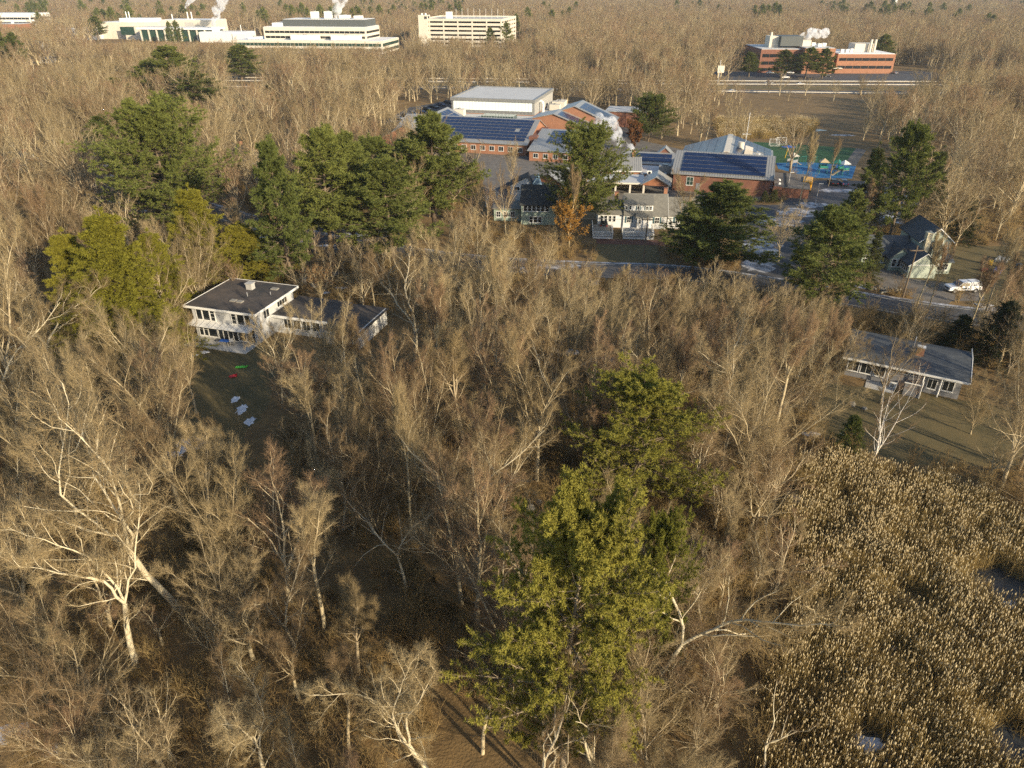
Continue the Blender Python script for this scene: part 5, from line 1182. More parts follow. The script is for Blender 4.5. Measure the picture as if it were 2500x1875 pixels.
def gen_shrub(seed, H, stems=9, nb=7, nt=7, spread=1.0, tw=1.0):
    g = np.random.default_rng(seed); X = Acc(); az = g.uniform(0, 6.28, stems); ang = np.radians(g.uniform(8, 42, stems)) * spread
    d = np.stack([np.sin(ang) * np.cos(az), np.sin(ang) * np.sin(az), np.cos(ang)], 1)
    P, Rr = grow(g, g.normal(0, .22 * H / 2, (stems, 3)) * [1, 1, 0], d, H * g.uniform(.6, 1.1, stems), np.full(stems, .02 * tw), .006 * tw, 4, .14, -.02); X.tube(P, Rr, 3)
    P2, R2 = kids(g, P, Rr, nb, .2, .98, 50, 30, .45, .4, 2, .6, .008 * tw, .15, -.02, .1, lmin=.3); X.tube(P2, R2, 3)
    P3, R3 = kids(g, P2, R2, nt, .15, .98, 48, 30, .55, .4, 1, .8, .007 * tw, .1, .0, .08, lmin=.2); X.spike(P3, R3)
    return X
def gen_cattail(seed):
    g = np.random.default_rng(seed); A = Acc(); Hd = Acc()
    n = 13; p = np.concatenate([g.uniform(-.95, .95, (n, 2)), np.zeros((n, 1))], 1); d = np.concatenate([g.normal(0, .09, (n, 2)), np.ones((n, 1))], 1); L = g.uniform(1.7, 2.5, n)
    P, Rr = grow(g, p, d, L, np.full(n, .016), .010, 3, .03, .0); A.tube(P, Rr, 3)
    tip = P[:, -1]; dv = unitv(P[:, -1] - P[:, -2]); hl = g.uniform(.20, .30, n)[:, None]
    HP = np.stack([tip - dv * hl * .7, tip - dv * hl * .35, tip + dv * hl * .15, tip + dv * hl * .4], 1); HR = np.tile([.010, .036, .033, .006], (n, 1)) * g.uniform(.7, 1.3, (n, 1)); Hd.tube(HP, HR, 5)
    m = 84; p = np.concatenate([g.uniform(-1.05, 1.05, (m, 2)), np.zeros((m, 1))], 1); d = np.concatenate([g.normal(0, .15, (m, 2)), np.ones((m, 1))], 1)
    P, Rr = grow(g, p, d, g.uniform(1.0, 2.1, m), np.full(m, .017), .004, 3, .08, .0, -.12); A.tube(P, Rr, 3)
    m = 14; p = np.concatenate([g.uniform(-1.1, 1.1, (m, 2)), g.uniform(.1, .5, (m, 1))], 1); d = np.concatenate([g.normal(0, 1, (m, 2)), g.normal(.25, .2, (m, 1))], 1)
    P, Rr = grow(g, p, d, g.uniform(.8, 1.6, m), np.full(m, .022), .006, 2, .15, -.1); A.tube(P, Rr, 3)
    return A, Hd

def scatter(name, pts, rotz, scl, idx, meshes, label, cat, tilt=None):
    """one 'stuff' object: instances of a few meshes on points (geometry nodes)"""
    col = bpy.data.collections.new(name + '_sources')
    for i, me in enumerate(meshes): col.objects.link(bpy.data.objects.new('source_%02d_%s' % (i, name), me))
    pts = np.asarray(pts, np.float32); n = len(pts); me = bpy.data.meshes.new(name); me.vertices.add(n); me.vertices.foreach_set('co', pts.ravel())
    rot = np.zeros((n, 3), np.float32); rot[:, 2] = rotz
    if tilt is not None: rot[:, :2] = tilt
    a = me.attributes.new('rot', 'FLOAT_VECTOR', 'POINT'); a.data.foreach_set('vector', rot.ravel())
    sc3 = np.asarray(scl, np.float32); sc3 = np.repeat(sc3[:, None], 3, 1) if sc3.ndim == 1 else sc3
    a = me.attributes.new('scl', 'FLOAT_VECTOR', 'POINT'); a.data.foreach_set('vector', sc3.astype(np.float32).ravel())
    a = me.attributes.new('idx', 'INT', 'POINT'); a.data.foreach_set('value', np.asarray(idx, np.int32))
    o = link(name, me); tag(o, label, cat, None, 'stuff')
    ng = bpy.data.node_groups.new(name, 'GeometryNodeTree'); ng.interface.new_socket('Geometry', in_out='INPUT', socket_type='NodeSocketGeometry'); ng.interface.new_socket('Geometry', in_out='OUTPUT', socket_type='NodeSocketGeometry')
    N = ng.nodes.new; gi = N('NodeGroupInput'); go = N('NodeGroupOutput'); ip = N('GeometryNodeInstanceOnPoints'); ci = N('GeometryNodeCollectionInfo')
    ci.inputs['Collection'].default_value = col; ci.inputs['Separate Children'].default_value = True; ci.inputs['Reset Children'].default_value = True; ip.inputs['Pick Instance'].default_value = True
    def attr(nm, ty): k = N('GeometryNodeInputNamedAttribute'); k.data_type = ty; k.inputs['Name'].default_value = nm; return k.outputs['Attribute']
    lk = ng.links.new; lk(gi.outputs[0], ip.inputs['Points']); lk(ci.outputs[0], ip.inputs['Instance']); lk(attr('idx', 'INT'), ip.inputs['Instance Index'])
    er = N('FunctionNodeEulerToRotation'); lk(attr('rot', 'FLOAT_VECTOR'), er.inputs[0]); lk(er.outputs[0], ip.inputs['Rotation']); lk(attr('scl', 'FLOAT_VECTOR'), ip.inputs['Scale']); lk(ip.outputs[0], go.inputs[0])
    md = o.modifiers.new('scatter', 'NODES'); md.node_group = ng
    return o

# ------------------------------------------------------------------ trees: the kinds, each built once
BARE = []   # (trunk mesh, crown mesh, top, radius, style)
for i, (st, sp) in enumerate((('vase', 1.0), ('vase', .85), ('vase', 1.2), ('tall', 1.0), ('tall', 1.25), ('tall', .85), ('gnarly', 1.0), ('gnarly', .85), ('gnarly', 1.15), ('multi', 1.0), ('multi', 1.35), ('vase', 1.0))):
    w, x, top, rad = gen_bare(100 + i * 7, 16.0, st, 1.0, 1.0, sp)
    BARE.append((w.mesh('trunk', 'bark_pale' if st == 'gnarly' else 'bark'), x.mesh('crown', 'twig_red' if i in (11, 5) else 'twig', False), top, rad, st))
w, x, top, rad = gen_bare(77, 13.0, 'birch', .35, 1.0, 1.1)
BIRCH = (w.mesh('trunk', 'birch_bark'), x.mesh('crown', 'twig_red', False), top, rad, 'birch')
w, x, top, rad = gen_bare(301, 12.0, 'gnarly', .10, 1.2, 1.0)
SNAG = [(w.mesh('trunk', 'bark_pale'), x.mesh('crown', 'twig', False), top, rad, 'snag')]
w, x, top, rad = gen_bare(305, 12.0, 'gnarly', .10, 1.2, .7)
SNAG.append((w.mesh('trunk', 'bark_pale'), x.mesh('crown', 'twig', False), top, rad, 'snag'))
CON = {}
def con(key, bark, ndl, *a, **k):
    w, x, top = gen_conifer(*a, **k); CON[key] = (w.mesh('trunk', bark), x.mesh('crown', ndl, False), top, a[2])
con('front', 'pine_bark_pale', 'needles_pitch_pine', 11, 20.0, 6.0, .30, 'pitch', 3.6, 17, .30, .065)
con('pitch', 'pine_bark', 'needles_pitch_pine', 12, 20.0, 7.0, .16, 'pitch', 2.6, 15, .34, .075)
con('white0', 'pine_bark', 'needles_white_pine', 21, 20.0, 5.0, .26, 'white', 1.5, 13, .46, .095)
con('white1', 'pine_bark', 'needles_white_pine', 22, 20.0, 5.0, .20, 'white', 1.5, 13, .46, .095)
con('white2', 'pine_bark', 'needles_white_pine', 23, 20.0, 5.0, .32, 'white', 1.5, 13, .46, .095)
con('round', 'pine_bark', 'needles_white_pine', 24, 20.0, 7.0, .22, 'round', 1.8, 13, .48, .095)
con('hem0', 'pine_bark', 'needles_hemlock', 31, 20.0, 5.5, .05, 'hemlock', 1.3, 10, .40, .085, whorl=.72)
con('hem1', 'pine_bark', 'needles_hemlock', 32, 20.0, 5.5, .05, 'hemlock', 1.3, 10, .40, .085, whorl=.72)
con('spruce', 'pine_bark', 'needles_spruce', 41, 20.0, 3.2, .12, 'spruce', 1.1, 10, .34, .085)
con('fir', 'pine_bark', 'needles_white_pine', 42, 8.0, 3.0, .03, 'spruce', 1.0, 8, .26, .06, whorl=.5)
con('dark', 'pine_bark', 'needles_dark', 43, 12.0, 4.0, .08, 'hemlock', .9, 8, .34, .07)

def plant(kind, x, y, h, wr, rz, label, cat, name, group=None):
    """a tree as Empty > trunk, crown; kind = (trunk, crown, native top, native radius...)"""
    t = thing(name, label, cat, (x, y, 0), rz, group); s = h / kind[2]
    t.scale = (s * wr, s * wr, s)
    link('trunk', kind[0], t); link('crown', kind[1], t)
    return t
def inside(p, poly):
    x, y = p; c = False; n = len(poly)
    for i in range(n):
        (x0, y0), (x1, y1) = poly[i][:2], poly[(i + 1) % n][:2]
        if (y0 > y) != (y1 > y) and x < (x1 - x0) * (y - y0) / (y1 - y0) + x0: c = not c
    return c
rt = random.Random(11)
TAKEN = []      # (x, y, r) of what already stands
def conifer(key, bx, by, top, hw, label, name='white_pine_tree', cat='pine tree'):
    x, y = G(bx, by); h = TOPZ(top, y); _, _, dep = PIX(x, y, h * .5); k = CON[key]; s = h / k[2]
    plant(k, x, y, h, hw * dep / FPX / (k[3] * s) * (1.25 if key[:3] in ('whi', 'hem') else 1.12), rt.uniform(0, 6.28), label, cat, name); TAKEN.append((x, y, 2.2))
conifer('front', 1375, 1915, 1275, 172, 'large yellow-green pine in the foreground centre with bare pale lower trunk', 'pitch_pine_tree')
conifer('pitch', 1568, 1660, 1272, 85, 'dark green pine half hidden behind the large foreground pine', 'pitch_pine_tree')
conifer('pitch', 1550, 1245, 930, 150, 'broad open-crowned pine standing alone in the bare woods above the foreground pine', 'pitch_pine_tree')
conifer('hem0', 335, 885, 520, 118, 'tall yellow-green hemlock left of the flat-roofed house', 'hemlock_tree', 'hemlock tree')
conifer('hem1', 245, 850, 560, 80, 'yellow-green hemlock at the outer left of the hemlock clump', 'hemlock_tree', 'hemlock tree')
conifer('hem1', 415, 800, 560, 70, 'yellow-green hemlock between the two tall hemlocks', 'hemlock_tree', 'hemlock tree')
conifer('hem0', 505, 720, 455, 85, 'yellow-green hemlock directly behind the flat roof of the modern house', 'hemlock_tree', 'hemlock tree')
conifer('hem1', 610, 700, 540, 85, 'low spreading yellow-green hemlock at the back right corner of the flat roof', 'hemlock_tree', 'hemlock tree')
conifer('round', 440, 575, 272, 118, 'big round-headed white pine left of the slender pines')
conifer('white0', 270, 420, 282, 48, 'dark white pine just left of the big round-headed pine')
conifer('white1', 718, 700, 340, 70, 'slender pyramidal white pine with a long sunlit trunk')
conifer('white2', 812, 640, 312, 88, 'tall white pine with a dark trunk right of the slender one')
conifer('white0', 872, 620, 328, 75, 'white pine in the middle of the pine row')
conifer('white1', 965, 650, 385, 92, 'pale green bushy white pine at the front right of the pine row')
conifer('white2', 930, 560, 335, 70, 'white pine at the back of the pine row')
conifer('white0', 1065, 575, 282, 92, 'wide white pine before the left end of the solar school wing')
conifer('white2', 1005, 560, 340, 62, 'narrow white pine left of the wide one before the school')
conifer('round', 1420, 560, 325, 80, 'spreading white pine in front of the ribbed metal school roof')
conifer('white1', 1745, 670, 448, 105, 'bushy white pine right of the white cape house', )
conifer('white2', 1690, 665, 510, 62, 'smaller white pine touching the right end of the white cape house')
conifer('white0', 2000, 770, 512, 95, 'dense white pine on the street edge left of the green house')
conifer('white1', 2060, 640, 465, 52, 'yellowish white pine beside the snowy school car park')
conifer('white2', 2165, 605, 303, 60, 'tallest white pine right of the playground')
conifer('spruce', 2105, 570, 355, 40, 'narrow golden spruce beside the playground', 'spruce_tree', 'spruce tree')
conifer('spruce', 2252, 560, 362, 36, 'narrow dark spruce right of the tallest white pine', 'spruce_tree', 'spruce tree')
conifer('spruce', 2118, 690, 560, 24, 'small spruce on the lawn left of the green house', 'spruce_tree', 'spruce tree')
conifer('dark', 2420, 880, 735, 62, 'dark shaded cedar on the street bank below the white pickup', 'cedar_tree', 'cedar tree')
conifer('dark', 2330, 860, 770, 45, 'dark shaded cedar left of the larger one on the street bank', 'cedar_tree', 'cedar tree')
conifer('fir', 2066, 1108, 1018, 42, 'small bushy green fir left of the white birch', 'fir_tree', 'fir tree')
conifer('round', 1582, 345, 240, 48, 'yellow-green round pine right of the rear school gable')
for bx, by, top, hw, key, lb in ((590, 195, 110, 48, 'white1', 'dark pyramidal pine below the stepped office'), (432, 255, 112, 62, 'white0', 'tall dark pine in the group left of centre, upper left woods'), (480, 275, 172, 58, 'white2', 'dark pine right of the tall one in the upper left group'), (372, 250, 152, 55, 'white1', 'dark pine left of the tall one in the upper left group'), (302, 270, 190, 42, 'white0', 'small dark pine at the left of the upper left group'), (420, 330, 230, 50, 'white1', 'dark pine below the upper left group'),
                              (668, 260, 205, 28, 'spruce', 'small reddish evergreen in the brown woods left of the school'), (20, 170, 72, 30, 'white2', 'dark pine at the left edge beside the far farmhouse'), (52, 182, 80, 22, 'white0', 'dark pine between left edge and far farmhouse'), (123, 128, 78, 20, 'spruce', 'dark round evergreen behind the roof of the far farmhouse'), (1905, 190, 122, 28, 'white1', 'pine in front of the left block of the brick office'), (1828, 188, 128, 24, 'white0', 'pine left of the brick office at the car park'),
                              (1965, 192, 116, 32, 'white2', 'pine hiding the joint of the brick office blocks'), (2006, 192, 118, 28, 'white1', 'open pine in front of the tall brick block'), (2150, 160, 84, 26, 'white2', 'dark pine rising behind the right block of the brick office'), (10, 185, 150, 16, 'hem0', 'yellow-green evergreen at the left edge below the dark pines'), (240, 100, 40, 22, 'white0', 'dark pine near the left end of the laboratory woods'), (2340, 590, 480, 40, 'dark', 'dark evergreen in the shaded woods behind the green house'),
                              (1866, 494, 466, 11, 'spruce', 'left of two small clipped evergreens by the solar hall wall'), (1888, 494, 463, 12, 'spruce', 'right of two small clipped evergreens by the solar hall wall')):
    conifer(key, bx, by, top, hw, lb, 'evergreen_tree', 'evergreen tree')

# two deciduous trees that still hold dead leaves
def leafy(bx, by, top, wr, mname, k, frac, size, label, name):
    x, y = G(bx, by); h = TOPZ(top, y); w_, x_, tp, rad = gen_bare(500 + k, 10.0, 'vase', .55, 1.3, 1.0); lv = gen_leaves(k, x_, frac, size)
    t = thing(name, label, 'tree', (x, y, 0), rt.uniform(0, 6)); s = h / tp; t.scale = (s * wr, s * wr, s); link('trunk', w_.mesh('trunk', 'bark'), t); link('crown', merged('crown', [(x_, 'twig'), (lv, mname)]), t); TAKEN.append((x, y, 2))
leafy(1390, 605, 490, 1.2, 'leaf_gold', 1, .22, .24, 'tree with golden brown leaves beside the green clapboard house', 'golden_oak_tree')
leafy(1375, 570, 455, 1.0, 'leaf_gold', 2, .10, .24, 'thin golden-leaved tree behind the golden brown one', 'golden_oak_tree')
leafy(1545, 368, 292, 1.1, 'leaf_russet', 3, .3, .28, 'russet-leaved oak right of the rear school gable', 'russet_oak_tree')
leafy(790, 745, 645, 1.3, 'leaf_russet', 4, .06, .16, 'reddish weeping tree in the rock garden behind the flat-roofed house', 'weeping_tree')

# ------------------------------------------------------------------ bare trees, each one a thing
CLEAR = [(448, 690, 640, 845, 0, 92), (470, 850, 640, 1000, 0, 86), (1462, 470, 1660, 640, 0, 150), (1262, 445, 1362, 545, 0, 152), (2190, 830, 2345, 985, 0, 82), (2140, 555, 2400, 740, 0, 122), (1105, 205, 1520, 345, 0, 300), (1470, 380, 1640, 480, 0, 188), (1645, 320, 1900, 470, 0, 182),
         (1850, 335, 2085, 470, 0, 200), (1985, 1180, 2500, 1875, 0, 60), (2010, 960, 2300, 1140, 0, 76), (1400, 925, 1690, 1200, 0, 56), (1200, 1260, 1600, 1700, 0, 27), (230, 530, 660, 700, 0, 90), (340, 280, 530, 520, 0, 140), (650, 345, 1130, 560, 0, 126), (1930, 530, 2060, 720, 0, 98), (2040, 1000, 2180, 1140, 0, 62), (1660, 470, 1830, 640, 0, 120), (1840, 500, 1960, 660, 0, 140), (2120, 310, 2200, 560, 0, 130), (335, 120, 515, 245, 0, 300), (550, 115, 640, 185, 0, 420), (1370, 490, 1450, 600, 0, 138)]
NOBASE = [LAWN_LEFT, LAWN_RIGHT, LAWN_WHITE, LAWN_GREEN, MARSH, DRIVE_GREEN, PARK, DRIVE_PINE, LOT_WEST, SCHOOL_YARD, FIELD, PLAY, OFFICE_LOT,
          [(-50, 90), (-18, 80), (-12, 100), (-40, 112)], [(43, 76), (60, 70), (68, 84), (48, 94)], [(62, 116), (84, 116), (84, 138), (62, 138)], [(14, 138), (44, 136), (44, 164), (14, 168)], [(-10, 150), (14, 146), (14, 178), (-10, 182)], [(-48, 215), (60, 180), (75, 195), (72, 225), (45, 260), (52, 310), (-30, 330), (-52, 250)],
          [(80, 180), (118, 195), (118, 250), (76, 250)], [(138, 410), (260, 410), (260, 505), (138, 505)]]
HB = [(-90, 600, 20, 720), (-225, 585, -80, 665), (-480, 725, -230, 820), (-660, 880, -540, 1030), (-30, 636, 10, 710)]
FARCLEAR = [(220, 60, 640, 100, 735), (570, 60, 984, 112, 605), (1024, 40, 1263, 92, 628), (1860, 112, 2172, 172, 452), (60, 112, 146, 156, 505), (0, 33, 82, 66, 960), (1760, 200, 2250, 216, 372)]
def far_ok(x, y, h):
    px, pt, dep = PIX(x, y, h)
    return not any(y < b and x0 - 8 < px < x1 + 8 and pt < y1 and PIX(x, y, 0)[1] > y0 for x0, y0, x1, y1, b in FARCLEAR)
def on_road(x, y, m=5.5):
    for p in ROAD_PTS:
        if (p.x - x) ** 2 + (p.y - y) ** 2 < (m + .5) ** 2: return True
    return False
HX = np.array([p[0] for p in HW1]); H1 = np.array([p[1] for p in HW1]); H2 = np.array([p[1] for p in HW2])
def on_highway(x, y): return np.interp(x, HX, H2) - 9 < y < np.interp(x, HX, H1) + 9
def ground_ok(x, y, m=5.5):
    return not (any(inside((x, y), p) for p in NOBASE) or on_road(x, y, m) or on_highway(x, y) or any(a < x < c and b < y < d for a, b, c, d in HB))
def view_ok(x, y, h, r):
    px, pt, dep = PIX(x, y, h); _, pb, _ = PIX(x, y, h * .3); hw = r * .75 * FPX / dep
    for x0, y0, x1, y1, a, b in CLEAR:
        if y < b and px + hw > x0 and px - hw < x1 and pb > y0 and pt < y1: return False
    return True
STYLE = {'vase': 'vase-shaped', 'tall': 'straight-trunked', 'gnarly': 'crooked pale-limbed', 'multi': 'many-stemmed', 'snag': 'dead pale', 'birch': 'birch'}
def region(x, y):
    px, py, _ = PIX(x, y, 0)
    if py > 1500: return 'in the bottom left corner' if px < 700 else ('left of the large foreground pine' if px < 1390 else 'between foreground pine and cattail marsh')
    if py > 1150: return 'at the left edge below the hemlocks' if px < 500 else ('in the brown woods below the lawn' if px < 1000 else ('left of the lone open-crowned pine' if px < 1500 else ('beside the top of the cattail marsh' if px < 2100 else 'at the right edge above the marsh')))
    if py > 860: return 'left of the shaded lawn' if px < 460 else ('right of the shaded lawn' if px < 900 else ('in the thicket behind the lone pine' if px < 1700 else ('left of the low grey house' if px < 2190 else 'right of the low grey house')))
    if py > 700: return 'at the left edge beside the hemlocks' if px < 430 else ('around the wing of the flat-roofed house' if px < 1000 else ('on the near street bank below the white house' if px < 1800 else 'on the street bank below the green house'))
    if py > 560: return 'left of the hemlock clump' if px < 300 else ('among the row of white pines' if px < 1050 else ('before the green clapboard house' if px < 1450 else ('along the snowy school drive' if px < 2100 else 'around the green house and pickup')))
    return 'in woods left of the round-headed pine' if px < 620 else ('between the pines and the school' if px < 1300 else ('around the school buildings' if px < 1900 else 'in the woods beyond the playground'))
COUNT = 0
def bare(kind, x, y, h, wr, rz, label=None, name='bare_tree'):
    global COUNT; COUNT += 1
    rg = region(x, y)
    lb = label or ('%s bare %s tree %s' % ('tall' if h > 14.5 else ('short' if h < 10.5 else 'medium'), STYLE[kind[4]], rg))
    t = plant(kind, x, y, h, wr, rz, lb, 'bare tree', name, 'bare trees ' + rg); TAKEN.append((x, y, 1.7 if h > 12 else 1.2)); return t
def hero(kind, bx, by, top, wr, rz, label, name='bare_tree', lean=0):
    x, y = G(bx, by); t = bare(kind, x, y, TOPZ(top, y), wr, rz, label, name); t.rotation_euler = (0, R(lean), rz) if lean else t.rotation_euler; return t
def lean(t, deg, az):
    """tilt the whole tree by deg towards azimuth az (0 = right, 90 = away)"""
    q = Matrix.Rotation(R(deg), 4, Vector((-math.sin(R(az)), math.cos(R(az)), 0))).to_quaternion(); t.rotation_mode = 'QUATERNION'; t.rotation_quaternion = q @ Matrix.Rotation(rt.uniform(0, 6), 4, 'Z').to_quaternion()
hero(BIRCH, 2122, 1140, 858, 1.0, 1.0, 'white-barked birch with few twigs standing at the top of the cattail marsh', 'birch_tree')
t = hero(BARE[6], 437, 1485, 850, 1.0, 2.0, 'big crooked tree with two pale trunks leaning left, lower left woods'); lean(t, 9, 170)
hero(BARE[7], 330, 1625, 1190, 1.15, .5, 'pale-limbed tree whose white branches fan out low, lower left'); hero(BARE[9], 1822, 1195, 835, 1.0, 1.0, 'clump of long pale stems right of the lone open-crowned pine'); hero(BARE[9], 1960, 1010, 800, .9, 3.0, 'many-stemmed tree between the pale clump and the low grey house')
t = hero(BARE[7], 1085, 1930, 1560, 1.1, 2.2, 'leaning pale tree at the bottom edge left of the foreground pine'); lean(t, 16, 165)
hero(SNAG[0], 1455, 1940, 1540, .9, .2, 'dead pale crooked tree at the bottom edge before the foreground pine', 'dead_tree'); hero(SNAG[1], 1335, 1945, 1650, .7, 1.2, 'thin dead pale tree at the bottom edge left of the dead crooked one', 'dead_tree')
t = hero(BARE[8], 1570, 1720, 1270, .9, 1.0, 'leaning tree with pale forks right of the foreground pine'); lean(t, 17, 25)
hero(SNAG[0], 1860, 1905, 1720, 1.0, 3.6, 'small dead pale tree at the bottom edge of the cattail marsh', 'dead_tree')
t = hero(BARE[8], 1165, 1400, 1010, .75, 4.0, 'slim crooked tree with a bent pale trunk left of the two pines'); hero(BARE[6], 1215, 1350, 1020, .7, 1.0, 'forked pale tree beside the bent trunk, left of the two pines'); hero(BARE[3], 1005, 1310, 935, .55, 2.0, 'slender straight tree with a narrow crown in the middle woods')
hero(BARE[2], 2445, 1190, 825, 1.0, .3, 'wide tree with long low limbs at the right edge above the marsh'); hero(BARE[4], 2485, 1150, 800, .9, 2.3, 'tall twin of the wide tree at the right edge above the marsh')
hero(BARE[9], 2370, 1060, 905, .9, .9, 'low clump of thin pale stems on the lawn right of the low grey house'); hero(BARE[0], 2150, 985, 800, 1.15, .9, 'wide brown tree overhanging the left part of the low grey house')
hero(BARE[1], 1100, 800, 522, 1.0, .0, 'tall vase-shaped tree in the middle, left of two above the street'); hero(BARE[0], 1180, 820, 535, 1.1, 1.4, 'tall spreading tree in the middle, right of two above the street')
hero(BARE[6], 690, 985, 745, .8, 1.0, 'crooked pale tree right of the sleds on the lawn'); hero(BARE[0], 480, 1010, 745, .9, .6, 'pale forked tree leaning over the left side of the lawn'); hero(BARE[9], 815, 950, 700, .9, 2.6, 'brushy pale tree in front of the flat-roofed house wing')
hero(BARE[3], 2232, 765, 560, .7, .7, 'dark-trunked tree on the near street edge, left of a pair'); hero(BARE[5], 2262, 768, 590, .65, 1.9, 'dark-trunked tree on the near street edge, right of a pair'); hero(BARE[4], 2395, 790, 560, .8, 2.9, 'dark tree on the street bank right of the white pickup'); hero(BARE[2], 2240, 590, 470, .8, .9, 'grey tree rising behind the roof of the green house')
hero(BARE[3], 1390, 585, 400, .75, 1.0, 'tall pale tree rising before the golden-leaved oak'); hero(BARE[1], 1665, 590, 415, .85, 2.0, 'brown tree between the white cape house and the solar hall'); hero(BARE[0], 1235, 575, 400, .75, 2.0, 'pale tree left of the green clapboard house roof'); hero(BARE[2], 1900, 640, 485, 1.1, 0.0, 'wide grey tree at the near corner of the snowy school car park')
hero(BARE[3], 1950, 500, 320, .7, 1.0, 'sunlit tree between the solar hall and the playground'); hero(BARE[4], 2022, 455, 335, .6, 1.0, 'sunlit tree before the green turf'); hero(BARE[1], 1385, 345, 235, .1, 1.0, 'thin bare pole of a tree beside the gym') if False else None
hero(BARE[0], 1250, 470, 335, .7, .4, 'small tree before the right end of the solar school wing'); hero(BARE[1], 1165, 560, 400, .8, .4, 'tree between the pine row and the green clapboard house')
hero(BARE[1], 60, 1010, 560, 1.0, .4, 'big many-limbed tree at the left edge beside the hemlocks'); hero(BARE[2], 150, 560, 400, 1.2, .4, 'broad pale tree left of the hemlock clump'); hero(BIRCH, 245, 545, 430, .9, 2.4, 'pale birch just above the hemlock clump', 'birch_tree'); hero(BARE[1], 530, 430, 225, .95, 2.4, 'big sunlit vase-shaped tree right of the round-headed pine'); hero(BARE[0], 150, 430, 255, 1.1, 1.4, 'big reddish-brown tree left of the round-headed pine')
hero(BARE[2], 380, 555, 425, .8, 1.4, 'small pale tree at the foot of the round-headed pine')
HN = COUNT
def free(x, y, r): return all((x - a) ** 2 + (y - b) ** 2 > (r * .6 + c) ** 2 for a, b, c in TAKEN)
tries = 0
while COUNT < 295 and tries < 60000:
    tries += 1
    Y = 17 + 125 * rt.random() ** .78; half = (Y * .871 + 22) * .735 + 3; X = rt.uniform(-half, half)
    if not ground_ok(X, Y, 4.5): continue
    px, py, dep = PIX(X, Y, 0)
    st = rt.random(); near_marsh = 1690 < px < 2000 and py > 1230
    h = rt.uniform(11.0, 17.5) if Y < 75 else rt.uniform(9.5, 16.0)
    if 980 < px < 2000 and py < 1010:
        sky_ = np.interp(px, (980, 1050, 1290, 1330, 1420, 1640, 1720, 1960, 2000), (600, 535, 545, 640, 655, 660, 690, 690, 740)); h = min(16.5, max(7.0, TOPZ(sky_ + rt.uniform(0, 110), Y)))
    if near_marsh: h = rt.uniform(6, 9.5)
    if py > 1650 and px < 900: h = rt.uniform(8, 12)
    i = rt.choices(range(12), weights=(3, 3, 3, 2, 2, 2, 2, 2, 2, 1.5, 1.5, 2.5))[0]; k = BARE[i]; wr = rt.uniform(.8, 1.15); r = k[3] * wr * h / k[2]
    if not free(X, Y, 1.9 if Y < 70 else 2.1): continue
    if not view_ok(X, Y, h, r): 
        h = h * .55; r *= .55
        if not view_ok(X, Y, h, r): continue
    bare(k, X, Y, h, wr, rt.uniform(0, 6.28))
print('bare trees', COUNT, 'tries', tries, 'heroes', HN)

# ------------------------------------------------------------------ what nobody could count: the woods beyond, undergrowth, cattails
rg = np.random.default_rng(5)
MID = []
for i, st in enumerate(('vase', 'vase', 'vase', 'tall', 'multi', 'gnarly', 'vase', 'vase')):
    w, x, top, rad = gen_bare(700 + i * 3, 16.0, st, .50, 1.7, (1.15, 1.3, 1.5, 1.4, 1.4, 1.2, 1.1, 1.35)[i], 1.35); MID.append(merged('mid_tree', [(w, 'bark'), (x, 'twig_red' if i in (3, 6) else 'twig')]))
FARM = []
for i, st in enumerate(('vase', 'vase', 'vase', 'tall', 'vase', 'multi')):
    w, x, top, rad = gen_bare(800 + i * 3, 16.0, st, .26, 4.2, (1.3, 1.6, 1.4, 1.5, 1.5, 1.6)[i], 2.0); FARM.append(merged('far_tree', [(w, 'bark'), (x, 'twig_red' if i in (1, 4) else 'twig')]))
FCON = []
for i in range(3):
    w, x, top = gen_conifer(900 + i, 20.0, 5.0, .15, 'white', .30, 8, .9, .22, whorl=1.5); FCON.append(merged('far_pine', [(w, 'pine_bark'), (x, 'needles_white_pine')]))
def spread(y0, y1, area, mesh_n, hmin, hmax):
    n = int(.80 * (y1 * y1 - y0 * y0) / area); Y = np.sqrt(rg.uniform(y0 * y0, y1 * y1, n)); X = rg.uniform(-1, 1, n) * (Y * .871 + 22) * .76
    return X, Y, rg.uniform(hmin, hmax, n) / 16.0, rg.integers(0, mesh_n, n)
P_, S_, I_ = [], [], []
X, Y, s, k = spread(118, 520, 56, len(MID), 7.5, 17.5)
for a, b, c, d in zip(X, Y, s, k):
    if not ground_ok(a, b, 4.5): continue
    if b < 145 and not free(a, b, 2.2): continue
    if not view_ok(a, b, c * 16, 3.8 * c): continue
    if not far_ok(a, b, c * 16):
        c *= .6
        if not far_ok(a, b, c * 16) and rg.random() < .8: continue
    px, py, _ = PIX(a, b, c * 16)
    if 1735 < px < 2110 and 260 < PIX(a, b, 0)[1] < 345: continue     # reed meadow before the highway
    P_.append((a, b, 0)); S_.append((c * rg.uniform(.95, 1.45), ) * 2 + (c,)); I_.append(d)
scatter('woods_beyond_street', P_, rg.uniform(0, 6.28, len(P_)), np.array(S_), I_, MID, 'brown leafless woods around the school and up to the highway and brick office', 'woods')
print('mid', len(P_))
P_, S_, I_ = [], [], []
for _ in range(4200):
    b = 15 + 125 * rt.random() ** .8; a = rt.uniform(-1, 1) * ((b * .871 + 22) * .735 + 2)
    if not ground_ok(a, b, 4.5): continue
    c = rt.uniform(.26, .52)
    if not view_ok(a, b, c * 16, 2.6 * c * 2): continue
    if math.sin(a * .19 + .4) * math.cos(b * .15 + 1) < (.25 if a < 12 else -.4) and b < 62: continue
    P_.append((a, b, 0)); w = c * rt.uniform(1.0, 1.6); S_.append((w, w, c)); I_.append(rt.randrange(len(MID)))
    if len(P_) >= 420: break
